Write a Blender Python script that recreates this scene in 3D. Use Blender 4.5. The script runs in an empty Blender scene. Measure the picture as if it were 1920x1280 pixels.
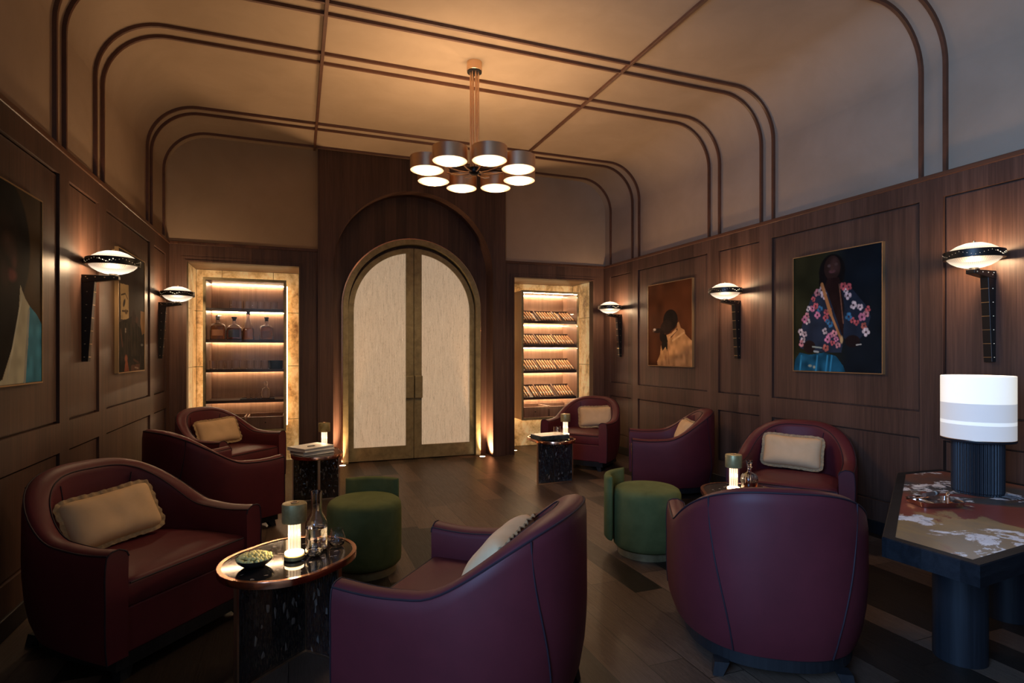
import bpy, math, random
import numpy as np
from math import pi, sin, cos, radians as R, hypot, atan2, sqrt
from mathutils import Vector, Matrix

random.seed(7)
S = bpy.context.scene
COL = S.collection

# ------------------------------------------------------------------ mesh builder
class MB:
    def __init__(s):
        s.v = []; s.f = []
    def add(s, vs, fs):
        b = len(s.v); s.v += [tuple(p) for p in vs]; s.f += [tuple(b + i for i in f) for f in fs]; return s
    def box(s, x0, x1, y0, y1, z0, z1):
        vs = [(x0,y0,z0),(x1,y0,z0),(x1,y1,z0),(x0,y1,z0),(x0,y0,z1),(x1,y0,z1),(x1,y1,z1),(x0,y1,z1)]
        return s.add(vs, [(0,3,2,1),(4,5,6,7),(0,1,5,4),(1,2,6,5),(2,3,7,6),(3,0,4,7)])
    def obox(s, c, sx, sy, sz, m=None):
        vs = [Vector((a*sx/2, b*sy/2, d*sz/2)) for d in (-1,1) for a,b in ((-1,-1),(1,-1),(1,1),(-1,1))]
        if m is not None: vs = [m @ p for p in vs]
        vs = [p + Vector(c) for p in vs]
        return s.add(vs, [(0,3,2,1),(4,5,6,7),(0,1,5,4),(1,2,6,5),(2,3,7,6),(3,0,4,7)])
    def quad(s, a, b, c, d):
        return s.add([a,b,c,d], [(0,1,2,3)])
    def lathe(s, prof, c=(0,0,0), n=32, caps=True):
        vs = []; fs = []; m = len(prof)
        for i in range(n):
            a = 2*pi*i/n
            for r, z in prof: vs.append((c[0]+r*cos(a), c[1]+r*sin(a), c[2]+z))
        for i in range(n):
            j = (i+1) % n
            for k in range(m-1): fs.append((i*m+k, j*m+k, j*m+k+1, i*m+k+1))
        if caps:
            if prof[0][0] > 1e-6: fs.append(tuple(i*m for i in range(n))[::-1])
            if prof[-1][0] > 1e-6: fs.append(tuple(i*m+m-1 for i in range(n)))
        return s.add(vs, fs)
    def tube(s, pts, r, n=8, closed=False, caps=True):
        pts = [Vector(p) for p in pts]; N = len(pts); vs = []; fs = []
        prev = None
        for i, p in enumerate(pts):
            if closed: t = pts[(i+1) % N] - pts[i-1]
            else: t = pts[min(i+1, N-1)] - pts[max(i-1, 0)]
            t.normalize()
            if prev is None:
                u = t.orthogonal().normalized()
            else:
                u = prev - t*prev.dot(t)
                u = u.normalized() if u.length > 1e-6 else t.orthogonal().normalized()
            prev = u; w = t.cross(u)
            rr = r[i] if isinstance(r, (list, tuple)) else r
            for k in range(n):
                a = 2*pi*k/n; vs.append(p + (u*cos(a) + w*sin(a))*rr)
        for i in range(N if closed else N-1):
            j = (i+1) % N
            for k in range(n):
                l = (k+1) % n; fs.append((i*n+k, i*n+l, j*n+l, j*n+k))
        if caps and not closed:
            fs.append(tuple(range(n))[::-1]); fs.append(tuple((N-1)*n+k for k in range(n)))
        return s.add(vs, fs)
    def prism(s, poly, z0, z1):
        n = len(poly)
        vs = [(x,y,z0) for x,y in poly] + [(x,y,z1) for x,y in poly]
        return s.add(vs, [tuple(range(n))[::-1], tuple(range(n,2*n))] + [(i,(i+1)%n,n+(i+1)%n,n+i) for i in range(n)])
    def strip(s, rows, closed=False):
        n = len(rows[0]); vs = [p for r in rows for p in r]; fs = []
        for i in range(len(rows)-1):
            for k in range(n if closed else n-1):
                l = (k+1) % n; fs.append((i*n+k, i*n+l, (i+1)*n+l, (i+1)*n+k))
        return s.add(vs, fs)
    def xf(s, m):
        s.v = [tuple(m @ Vector(p)) for p in s.v]; return s
    def build(s, name, mat, parent=None, smooth=False, bevel=0, kind=None, label=None, auto=None):
        me = bpy.data.meshes.new(name); me.from_pydata(s.v, [], s.f); me.update()
        o = bpy.data.objects.new(name, me); COL.objects.link(o)
        me.materials.append(mat)
        import bmesh
        bm = bmesh.new(); bm.from_mesh(me); bmesh.ops.remove_doubles(bm, verts=bm.verts, dist=1e-6)
        bmesh.ops.recalc_face_normals(bm, faces=bm.faces); bm.to_mesh(me); bm.free()
        if smooth or auto:
            ang = R(auto or 40)
            me.polygons.foreach_set('use_smooth', [True]*len(me.polygons))
            try: me.set_sharp_from_angle(angle=ang)
            except Exception: pass
        if parent is not None: o.parent = parent
        if bevel:
            b = o.modifiers.new('bevel', 'BEVEL'); b.width = bevel; b.segments = 2; b.limit_method = 'ANGLE'; b.angle_limit = R(35)
        if kind: o['kind'] = kind
        if label: o['label'] = label
        return o

def thing(name, label, cat, loc=(0,0,0), rz=0, group=None, kind=None):
    o = bpy.data.objects.new(name, None); COL.objects.link(o)
    o.empty_display_size = .1
    o.location = loc; o.rotation_euler = (0,0,rz)
    return tag(o, label, cat, group, kind)
def tag(o, label, cat, group=None, kind=None):
    o['label'] = label; o['category'] = cat
    if group: o['group'] = group
    if kind: o['kind'] = kind
    return o
def dup(root, loc, rz=0, label=None, group=None, rot=None):
    r = root.copy(); COL.objects.link(r); r.location = loc
    r.rotation_euler = rot if rot else (0,0,rz)
    if label: r['label'] = label
    if group: r['group'] = group
    def rec(src, dst):
        for ch in list(src.children):
            c = ch.copy(); COL.objects.link(c); c.parent = dst
            rec(ch, c)
    rec(root, r)
    return r

# ------------------------------------------------------------------ materials
def newmat(name):
    m = bpy.data.materials.new(name); m.use_nodes = True
    nt = m.node_tree; return m, nt, nt.nodes['Principled BSDF']
def pbr(name, col, rough=.5, metal=0., spec=.5, trans=0., ior=1.45, em=None, es=0., sheen=0., coat=0., alpha=1.):
    m, nt, b = newmat(name)
    b.inputs['Base Color'].default_value = (*col, 1); b.inputs['Roughness'].default_value = rough
    b.inputs['Metallic'].default_value = metal; b.inputs['Specular IOR Level'].default_value = spec
    b.inputs['Transmission Weight'].default_value = trans; b.inputs['IOR'].default_value = ior
    b.inputs['Sheen Weight'].default_value = sheen; b.inputs['Coat Weight'].default_value = coat
    b.inputs['Alpha'].default_value = alpha
    if em: b.inputs['Emission Color'].default_value = (*em, 1); b.inputs['Emission Strength'].default_value = es
    return m
class NT:
    def __init__(s, nt): s.nt = nt
    def n(s, t, **kw):
        nd = s.nt.nodes.new(t)
        for k, v in kw.items(): setattr(nd, k, v)
        return nd
    def l(s, a, b): s.nt.links.new(a, b)
    def math(s, op, a, b=None, c=None):
        nd = s.n('ShaderNodeMath', operation=op)
        for i, x in enumerate((a, b, c)):
            if x is None: continue
            if isinstance(x, (int, float)): nd.inputs[i].default_value = x
            else: s.l(x, nd.inputs[i])
        return nd.outputs[0]
    def coord(s): return s.n('ShaderNodeTexCoord').outputs['Object']
    def sep(s, v):
        nd = s.n('ShaderNodeSeparateXYZ'); s.l(v, nd.inputs[0]); return nd.outputs
    def comb(s, x=0, y=0, z=0):
        nd = s.n('ShaderNodeCombineXYZ')
        for i, q in enumerate((x, y, z)):
            if isinstance(q, (int, float)): nd.inputs[i].default_value = q
            else: s.l(q, nd.inputs[i])
        return nd.outputs[0]
    def mapping(s, v, sc=(1,1,1), loc=(0,0,0), rot=(0,0,0)):
        nd = s.n('ShaderNodeMapping'); s.l(v, nd.inputs[0])
        nd.inputs['Scale'].default_value = sc; nd.inputs['Location'].default_value = loc; nd.inputs['Rotation'].default_value = rot
        return nd.outputs[0]
    def noise(s, v, scale=5, detail=4, rough=.5, dist=0):
        nd = s.n('ShaderNodeTexNoise'); s.l(v, nd.inputs['Vector'])
        nd.inputs['Scale'].default_value = scale; nd.inputs['Detail'].default_value = detail
        nd.inputs['Roughness'].default_value = rough; nd.inputs['Distortion'].default_value = dist
        return nd.outputs[0]
    def white(s, v):
        nd = s.n('ShaderNodeTexWhiteNoise', noise_dimensions='3D'); s.l(v, nd.inputs['Vector']); return nd.outputs['Value']
    def ramp(s, fac, stops, interp='LINEAR'):
        nd = s.n('ShaderNodeValToRGB'); s.l(fac, nd.inputs[0]); cr = nd.color_ramp; cr.interpolation = interp
        while len(cr.elements) < len(stops): cr.elements.new(.5)
        for e, (p, c) in zip(cr.elements, stops): e.position = p; e.color = (*c, 1) if len(c) == 3 else c
        return nd.outputs[0]
    def mix(s, fac, a, b, mode='MIX'):
        nd = s.n('ShaderNodeMix', data_type='RGBA', blend_type=mode)
        for i, x in ((0, fac), (6, a), (7, b)):
            if isinstance(x, (int, float)): nd.inputs[i].default_value = x
            elif isinstance(x, tuple): nd.inputs[i].default_value = (*x, 1)
            else: s.l(x, nd.inputs[i])
        return nd.outputs[2]
    def bump(s, h, strength=.2, dist=.01):
        nd = s.n('ShaderNodeBump'); s.l(h, nd.inputs['Height']); nd.inputs['Strength'].default_value = strength; nd.inputs['Distance'].default_value = dist
        return nd.outputs[0]

def wood(name, dark, light, rough=.42, board=.135, gz=1.0, spec=.35, horiz=None):
    m, nt, b = newmat(name); N = NT(nt); c = N.coord(); x, y, z = N.sep(c)
    if horiz == 'x': along, across, third = x, y, z
    elif horiz == 'y': along, across, third = y, x, z
    else: along, across, third = z, N.math('ADD', x, y), N.math('SUBTRACT', x, y)
    bid = N.math('FLOOR', N.math('DIVIDE', across, board))
    rnd = N.white(N.comb(bid, 3.7, 1.1))
    al = N.math('ADD', along, N.math('MULTIPLY', rnd, 9.))
    g = N.noise(N.comb(N.math('MULTIPLY', across, 26), N.math('MULTIPLY', al, 1.1*gz), N.math('MULTIPLY', third, 26)), 1., 6, .6, .9)
    fine = N.noise(N.comb(N.math('MULTIPLY', across, 260), N.math('MULTIPLY', al, 5*gz), N.math('MULTIPLY', third, 260)), 1., 2, .5)
    t = N.math('ADD', N.math('MULTIPLY', g, .62), N.math('MULTIPLY', fine, .3))
    t = N.math('ADD', t, N.math('MULTIPLY', N.math('SUBTRACT', rnd, .5), .22))
    col = N.ramp(t, [(.28, dark), (.5, tuple((p+q)/2 for p, q in zip(dark, light))), (.7, light)])
    N.l(col, b.inputs['Base Color']); b.inputs['Roughness'].default_value = rough; b.inputs['Specular IOR Level'].default_value = spec
    N.l(N.bump(fine, .12, .002), b.inputs['Normal'])
    return m

def floor_mat():
    m, nt, b = newmat('floor_planks'); N = NT(nt); c = N.coord(); x, y, z = N.sep(c)
    W, L = .1815, 1.02
    xr = N.math('DIVIDE', N.math('ADD', x, 20.0), W); row = N.math('FLOOR', xr); fx = N.math('FRACT', xr)
    off = N.white(N.comb(row, .5, 2.))
    yr = N.math('ADD', N.math('DIVIDE', N.math('ADD', y, 20.), L), off); pl = N.math('FLOOR', yr); fy = N.math('FRACT', yr)
    r1 = N.white(N.comb(row, pl, 7.)); r2 = N.white(N.comb(row, pl, 17.))
    g = N.noise(N.comb(N.math('ADD', N.math('MULTIPLY', x, 22), N.math('MULTIPLY', r2, 40)), N.math('ADD', N.math('MULTIPLY', y, 1.6), N.math('MULTIPLY', r1, 20)), 0.), 1., 5, .62, 1.6)
    fine = N.noise(N.comb(N.math('MULTIPLY', x, 190), N.math('MULTIPLY', y, 7), r1), 1., 2, .5)
    rings = N.math('FRACT', N.math('MULTIPLY', g, 9))
    base = N.ramp(r1, [(0, (.012,.009,.007)), (.33, (.016,.012,.009)), (.35, (.074,.047,.033)), (.62, (.108,.069,.048)), (1, (.165,.107,.074))])
    col = N.mix(N.math('MULTIPLY', rings, .5), base, (.022,.014,.010))
    col = N.mix(N.math('MULTIPLY', fine, .35), col, (.02,.013,.009))
    ex = N.math('MINIMUM', fx, N.math('SUBTRACT', 1., fx)); ey = N.math('MINIMUM', fy, N.math('SUBTRACT', 1., fy))
    gap = N.math('MINIMUM', N.math('MULTIPLY', ex, W), N.math('MULTIPLY', ey, L))
    gm = N.math('LESS_THAN', gap, .0016)
    col = N.mix(gm, col, (.006,.004,.003))
    N.l(col, b.inputs['Base Color'])
    rg = N.math('ADD', .30, N.math('MULTIPLY', fine, .22)); N.l(rg, b.inputs['Roughness'])
    b.inputs['Specular IOR Level'].default_value = .24
    h = N.math('ADD', N.math('MULTIPLY', rings, .5), N.math('ADD', fine, N.math('MULTIPLY', gm, -6)))
    N.l(N.bump(h, .25, .0015), b.inputs['Normal'])
    return m

def mottled(name, c1, c2, rough=.5, metal=0., scale=6., bump=.05, spec=.5, em=None, es=0, sheen=0, r2=None):
    m, nt, b = newmat(name); N = NT(nt); c = N.coord()
    n1 = N.noise(c, scale, 6, .6, .4)
    col = N.ramp(n1, [(.3, c1), (.7, c2)]); N.l(col, b.inputs['Base Color'])
    b.inputs['Roughness'].default_value = rough; b.inputs['Metallic'].default_value = metal; b.inputs['Specular IOR Level'].default_value = spec
    b.inputs['Sheen Weight'].default_value = sheen; b.inputs['Sheen Tint'].default_value = (*c2, 1)
    if r2: N.l(N.math('ADD', rough, N.math('MULTIPLY', n1, r2)), b.inputs['Roughness'])
    if bump: N.l(N.bump(N.noise(c, scale*9, 4, .6), bump, .003), b.inputs['Normal'])
    if em: N.l(N.mix(1., col, em, 'MULTIPLY'), b.inputs['Emission Color']); b.inputs['Emission Strength'].default_value = es
    return m

WARM = (1., .66, .36); WARM2 = (1., .60, .29)
M = {}
M['walnut'] = wood('walnut_panelling', (.042,.020,.0135), (.120,.060,.040), rough=.46)
M['walnut_cap'] = wood('walnut_moulding', (.05,.02,.011), (.13,.055,.03), horiz='y', rough=.38)
M['walnut_rib'] = mottled('walnut_rib', (.075,.028,.014), (.12,.046,.024), .45, scale=9, bump=0)
M['cab_wood'] = wood('cabinet_wood', (.15,.083,.052), (.28,.165,.108), rough=.4)
M['floor'] = floor_mat()
M['plaster'] = mottled('plaster', (.335,.235,.155), (.395,.28,.19), .85, scale=2.2, bump=.04, spec=.2)
M['leather'] = mottled('burgundy_leather', (.078,.0130,.0170), (.097,.0155,.0205), .5, scale=7, bump=.03, spec=.24)
M['piping'] = pbr('dark_piping', (.024,.014,.019), .6, spec=.2)
M['ebony'] = wood('ebonised_wood', (.007,.007,.008), (.018,.017,.018), rough=.5, spec=.25)
M['velvet'] = mottled('beige_velvet', (.56,.37,.20), (.68,.46,.26), .8, scale=5, bump=.02, sheen=.15, spec=.1)
M['fringe'] = mottled('fringe_thread', (.27,.185,.10), (.44,.31,.17), .9, scale=60, bump=.3, spec=.1)
M['green'] = mottled('green_velvet', (.088,.100,.034), (.125,.138,.050), .85, scale=9, bump=.02, sheen=.25, spec=.1)
M['brass'] = pbr('polished_brass', (.86,.60,.40), .3, 1.)
M['copper'] = pbr('copper_rim', (.72,.36,.22), .18, 1.)
M['bronze'] = mottled('patinated_bronze', (.20,.155,.075), (.36,.285,.145), .45, .4, scale=11, bump=.03)
M['oldbrass'] = mottled('aged_brass', (.24,.185,.07), (.46,.37,.17), .42, .45, scale=22, bump=.05)
M['gilt'] = pbr('gilt_frame', (.36,.23,.11), .4, .7)
M['black_metal'] = pbr('black_bronze', (.018,.014,.011), .38, .4)
M['stud'] = pbr('brass_stud', (.55,.38,.2), .3, 1.)
M['white'] = pbr('white_paper', (.78,.76,.73), .6)
M['page'] = pbr('page_edge', (.62,.60,.57), .8)
M['ink'] = pbr('dark_ink', (.02,.02,.025), .4)
M['clear'] = pbr('clear_glass', (1,1,1), .0, trans=1., ior=1.46)
M['amber'] = pbr('amber_spirit', (.88,.50,.24), .0, trans=1., ior=1.36)
M['amber_dark'] = pbr('dark_spirit', (.50,.15,.05), .0, trans=1., ior=1.36)
M['cork'] = pbr('stopper_dark', (.02,.016,.013), .4)
M['label_paper'] = pbr('bottle_label', (.30,.13,.07), .7)
M['lamp_ring'] = pbr('lit_ring', (.9,.8,.65), .3, em=(1.,.66,.32), es=12.)
M['led'] = pbr('led_strip', (1,1,1), .5, em=(1.,.66,.34), es=7.)
M['led_shelf'] = pbr('led_shelf_strip', (1,1,1), .5, em=(1.,.69,.41), es=84.)
M['uplens'] = pbr('uplight_lens', (1,1,1), .3, em=(1.,.74,.46), es=16.)
M['dot'] = pbr('glowing_perforation', (1,.9,.7), .5, em=(1.,.72,.42), es=1.1)
M['dot2'] = pbr('bright_perforation', (1,.9,.7), .5, em=(1.,.76,.46), es=4.)
M['cigar'] = mottled('cigar_leaf_led_lit', (.42,.20,.085), (.60,.34,.16), .6, scale=40, bump=.1)  # leaf colour brightened to stand in for the shelf LED light
M['cigar_band'] = pbr('cigar_band', (.55,.5,.42), .4)
M['ash_table'] = wood('dark_stained_ash', (.004,.0045,.006), (.013,.014,.017), rough=.5, spec=.25)
M['lampbase'] = pbr('dark_ribbed_ceramic', (.010,.011,.014), .5)
M['marble_dark'] = mottled('dark_marble', (.006,.010,.010), (.07,.085,.08), .12, scale=14, bump=0)
M['marble_glare'] = mottled('painted_top_glare', (.36,.34,.31), (.60,.57,.52), .2, scale=10, bump=0)  # bright reflection on the box top, painted as pale stone
M['steel'] = pbr('steel', (.7,.7,.7), .2, 1.)
M['snack'] = mottled('pale_green_snack', (.80,.74,.24), (.93,.87,.42), .5, scale=60, bump=.1)
M['bowl'] = pbr('dark_bowl', (.03,.03,.028), .15)

def lit_glass(name, clear, make):
    m, nt, b = newmat(name); N = NT(nt); out = nt.nodes['Material Output']
    make(N, b)
    t = N.n('ShaderNodeBsdfTransparent'); mx = N.n('ShaderNodeMixShader'); mx.inputs[0].default_value = clear
    N.l(b.outputs[0], mx.inputs[1]); N.l(t.outputs[0], mx.inputs[2]); N.l(mx.outputs[0], out.inputs[0])
    return m
def mk_dome(N, b):
    x, y, z = N.sep(N.coord())
    rib = N.math('SINE', N.math('MULTIPLY', N.math('ARCTAN2', y, x), 64))
    r = N.math('SQRT', N.math('ADD', N.math('MULTIPLY', x, x), N.math('MULTIPLY', y, y)))
    hot = N.math('MAXIMUM', N.math('SUBTRACT', 1., N.math('DIVIDE', r, .135)), 0.)
    st = N.math('MULTIPLY', N.math('ADD', .55, N.math('MULTIPLY', hot, 2.4)), N.math('ADD', 1., N.math('MULTIPLY', rib, .16)))
    b.inputs['Emission Color'].default_value = (1., .86, .68, 1); N.l(st, b.inputs['Emission Strength'])
    b.inputs['Base Color'].default_value = (.05,.047,.042,1); b.inputs['Roughness'].default_value = .25
    N.l(N.bump(rib, .3, .004), b.inputs['Normal'])
M['dome'] = lit_glass('lit_ribbed_glass', .5, mk_dome)
def mk_diff(N, b):
    g = N.n('ShaderNodeTexCoord').outputs['Generated']; x, y, z = N.sep(g)
    dx, dy = N.math('SUBTRACT', x, .5), N.math('SUBTRACT', y, .5)
    r = N.math('SQRT', N.math('ADD', N.math('MULTIPLY', dx, dx), N.math('MULTIPLY', dy, dy)))
    f = N.math('MAXIMUM', N.math('SUBTRACT', 1., N.math('MULTIPLY', r, 2.)), 0.)
    N.l(N.math('ADD', .75, N.math('MULTIPLY', f, 3.4)), b.inputs['Emission Strength']); b.inputs['Emission Color'].default_value = (1., .84, .63, 1)
    b.inputs['Base Color'].default_value = (.05,.047,.042,1)
def mk_stem(N, b):
    x, y, z = N.sep(N.coord())
    rib = N.math('POWER', N.math('MULTIPLY', N.math('ADD', N.math('SINE', N.math('MULTIPLY', N.math('ARCTAN2', y, x), 12)), 1.), .5), 3.)
    up = N.math('ADD', .55, N.math('MULTIPLY', N.math('ABSOLUTE', N.math('SUBTRACT', z, .09)), 9.))
    N.l(N.math('MULTIPLY', up, N.math('ADD', .35, N.math('MULTIPLY', rib, 4.))), b.inputs['Emission Strength']); b.inputs['Emission Color'].default_value = (1.,.70,.44,1)
    b.inputs['Base Color'].default_value = (.10,.09,.07,1); b.inputs['Roughness'].default_value = .2
M['lamp_stem'] = lit_glass('lit_fluted_glass', .45, mk_stem)
M['diffuser'] = lit_glass('drum_diffuser', .5, mk_diff); M['diffuser_up'] = M['diffuser']

def bulb(loc, energy, col, parent=None, size=.03):
    ld = bpy.data.lights.new('bulb', 'POINT'); ld.energy = energy; ld.color = col; ld.shadow_soft_size = size
    lo = bpy.data.objects.new('bulb', ld); COL.objects.link(lo); lo.location = loc
    if parent is not None: lo.parent = parent
    return lo

def door_glass():
    m, nt, b = newmat('rippled_door_glass'); N = NT(nt); c = N.coord(); x, y, z = N.sep(c)
    n1 = N.noise(N.comb(N.math('MULTIPLY', x, 60), 0., N.math('MULTIPLY', z, 5.5)), 1., 6, .7, .8)
    n2 = N.noise(N.comb(N.math('MULTIPLY', x, 170), 0., N.math('MULTIPLY', z, 40)), 1., 3, .6, .4)
    t = N.math('ADD', N.math('MULTIPLY', n1, .62), N.math('MULTIPLY', n2, .38))
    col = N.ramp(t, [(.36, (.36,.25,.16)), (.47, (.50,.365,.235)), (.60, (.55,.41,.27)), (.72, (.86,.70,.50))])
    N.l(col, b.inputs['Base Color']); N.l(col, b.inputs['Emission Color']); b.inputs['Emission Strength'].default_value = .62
    b.inputs['Roughness'].default_value = .25
    N.l(N.bump(t, .5, .006), b.inputs['Normal'])
    return m
M['door_glass'] = door_glass()

def onyx_mat():
    m, nt, b = newmat('backlit_onyx'); N = NT(nt); c = N.coord()
    n1 = N.noise(N.mapping(c, (1.6,1.6,1.0)), 2.6, 8, .62, .7); n2 = N.noise(c, 22, 5, .7, .2)
    t = N.math('ADD', N.math('MULTIPLY', n1, .7), N.math('MULTIPLY', n2, .3))
    col = N.ramp(t, [(.36, (.22,.10,.03)), (.47, (.60,.36,.13)), (.58, (.80,.58,.28))])
    N.l(col, b.inputs['Base Color']); N.l(col, b.inputs['Emission Color']); b.inputs['Emission Strength'].default_value = .36
    b.inputs['Roughness'].default_value = .35
    return m
M['onyx'] = onyx_mat()

def crystal_mat(name, top=False):
    m, nt, b = newmat(name); N = NT(nt); c = N.coord()
    v = N.n('ShaderNodeTexVoronoi', feature='DISTANCE_TO_EDGE'); N.l(N.mapping(c, (1,1,.38), rot=(.5,.7,.2)), v.inputs['Vector']); v.inputs['Scale'].default_value = 78
    vc = N.n('ShaderNodeTexVoronoi'); N.l(N.mapping(c, (1,1,.38), rot=(.5,.7,.2)), vc.inputs['Vector']); vc.inputs['Scale'].default_value = 78
    rnd = N.white(vc.outputs['Color'])
    edge = N.math('LESS_THAN', v.outputs['Distance'], .016)
    sp = N.math('GREATER_THAN', rnd, .965)
    col = N.mix(N.math('MULTIPLY', edge, .5), (.008,.008,.010), (.09,.08,.07))
    col = N.mix(sp, col, (.24,.21,.18))
    N.l(col, b.inputs['Base Color']); b.inputs['Roughness'].default_value = .06; b.inputs['Specular IOR Level'].default_value = .8
    if not top:
        nd = N.n('ShaderNodeBump'); nd.inputs['Strength'].default_value = .8; nd.inputs['Distance'].default_value = .012
        N.l(N.math('ADD', v.outputs['Distance'], N.math('MULTIPLY', rnd, .8)), nd.inputs['Height']); N.l(nd.outputs[0], b.inputs['Normal'])
        b.inputs['Alpha'].default_value = .78
    return m
M['crystal'] = crystal_mat('smoked_crystal'); M['crystal_top'] = crystal_mat('smoked_crystal_top', True)

def hex_marble():
    m, nt, b = newmat('painted_marble'); N = NT(nt); c = N.coord(); x, y, z = N.sep(c)
    t = N.math('ADD', N.math('MULTIPLY', x, .83), N.math('MULTIPLY', y, .55))
    w = N.noise(c, 2.4, 7, .6, 1.0); n2 = N.noise(c, 7., 8, .72, 1.6); n3 = N.noise(N.mapping(c, (1,1,1), loc=(2.3,5.2,0)), 2.9, 9, .66, .35)
    q = N.math('ADD', N.math('ADD', N.math('MULTIPLY', t, .42), .5), N.math('MULTIPLY', N.math('SUBTRACT', w, .5), .75))
    col = N.ramp(q, [(.06, (.25,.085,.055)), (.12, (.30,.20,.095)), (.20, (.26,.19,.11)), (.27, (.33,.225,.10)), (.345, (.36,.24,.105)), (.37, (.21,.052,.036)), (.52, (.25,.066,.045)), (.56, (.09,.075,.055)), (.66, (.045,.06,.072)), (.8, (.16,.07,.045)), (1, (.25,.066,.045))])
    msk = N.math('MULTIPLY', N.ramp(n3, [(.515, (0,0,0)), (.53, (1,1,1))]), N.math('ADD', N.math('LESS_THAN', q, .36), N.math('MULTIPLY', N.math('GREATER_THAN', q, .57), N.math('GREATER_THAN', n2, .5))))
    vein = N.ramp(n2, [(.38, (.40,.43,.46)), (.46, (.84,.85,.87)), (.52, (.72,.74,.76)), (.56, (.88,.89,.90))])
    col = N.mix(msk, col, vein)
    N.l(col, b.inputs['Base Color']); b.inputs['Roughness'].default_value = .3; b.inputs['Specular IOR Level'].default_value = .3
    return m
M['hex_marble'] = hex_marble()

def shade_mat():
    m, nt, b = newmat('lit_lampshade'); N = NT(nt); c = N.coord(); x, y, z = N.sep(c)
    col = N.ramp(N.math('DIVIDE', z, .70), [(0, (.56,.54,.52)), (.535, (.56,.54,.52)), (.54, (.88,.86,.80)), (.565, (.88,.86,.80)), (.57, (.57,.55,.53)), (.70, (.59,.57,.55)), (.705, (1.,.93,.80)), (1, (.84,.83,.80))], 'CONSTANT')
    g = N.ramp(N.math('DIVIDE', z, .70), [(.5, (.75,.76,.78)), (.70, (1.,1.,1.)), (.80, (1.1,1.05,.98)), (1, (.62,.63,.64))])
    N.l(col, b.inputs['Base Color']); N.l(col, b.inputs['Emission Color']); b.inputs['Emission Strength'].default_value = .58
    b.inputs['Roughness'].default_value = .8
    return m
M['shade'] = shade_mat()

def art_mat():
    m, nt, b = newmat('oil_paint'); N = NT(nt)
    a = N.n('ShaderNodeVertexColor', layer_name='paint'); c = N.coord()
    N.l(a.outputs[0], b.inputs['Base Color']); b.inputs['Roughness'].default_value = .75; b.inputs['Specular IOR Level'].default_value = .05
    N.l(N.bump(N.noise(c, 90, 4, .6), .15, .002), b.inputs['Normal'])
    return m
M['art'] = art_mat()

# ------------------------------------------------------------------ room constants
XL, XR, YF, YW, YP, ZC, CR = -1.33, 4.07, -1.6, 7.10, 7.043, 3.72, .44
CX = (XL+XR)/2; ZW = 2.555; NX = 1.385
def struct(o, label, cat):
    o['kind'] = 'structure'; o['label'] = label; o['category'] = cat; return o

# floor
struct(MB().box(XL-.2, XR+.2, YF-.2, 7.95, -.1, 0).build('floor', M['floor']), 'dark oak plank floor of the lounge', 'floor')
# ceiling with coved sides
def cove_profile(off=0., n=14):
    pts = [(XL+off, ZW)]
    for i in range(n+1):
        a = pi - (pi/2)*i/n; pts.append((XL+CR+(CR-off)*cos(a), ZC-CR+(CR-off)*sin(a)))
    for i in range(n+1):
        a = pi/2 - (pi/2)*i/n; pts.append((XR-CR+(CR-off)*cos(a), ZC-CR+(CR-off)*sin(a)))
    pts.append((XR-off, ZW)); return pts
prof = cove_profile()[1:-1]
mb = MB(); mb.strip([[(x, YF, z) for x, z in prof], [(x, YW+.02, z) for x, z in prof]])
# slab above
mb.strip([[(x, YF, z) for x, z in [(XL, ZC-CR), (XL-.15, ZC-CR), (XL-.15, ZC+.15), (XR+.15, ZC+.15), (XR+.15, ZC-CR), (XR, ZC-CR)]],
          [(x, YW+.02, z) for x, z in [(XL, ZC-CR), (XL-.15, ZC-CR), (XL-.15, ZC+.15), (XR+.15, ZC+.15), (XR+.15, ZC-CR), (XR, ZC-CR)]]])
struct(mb.build('ceiling', M['plaster'], smooth=True), 'warm plaster ceiling with rounded coves', 'ceiling')
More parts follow.
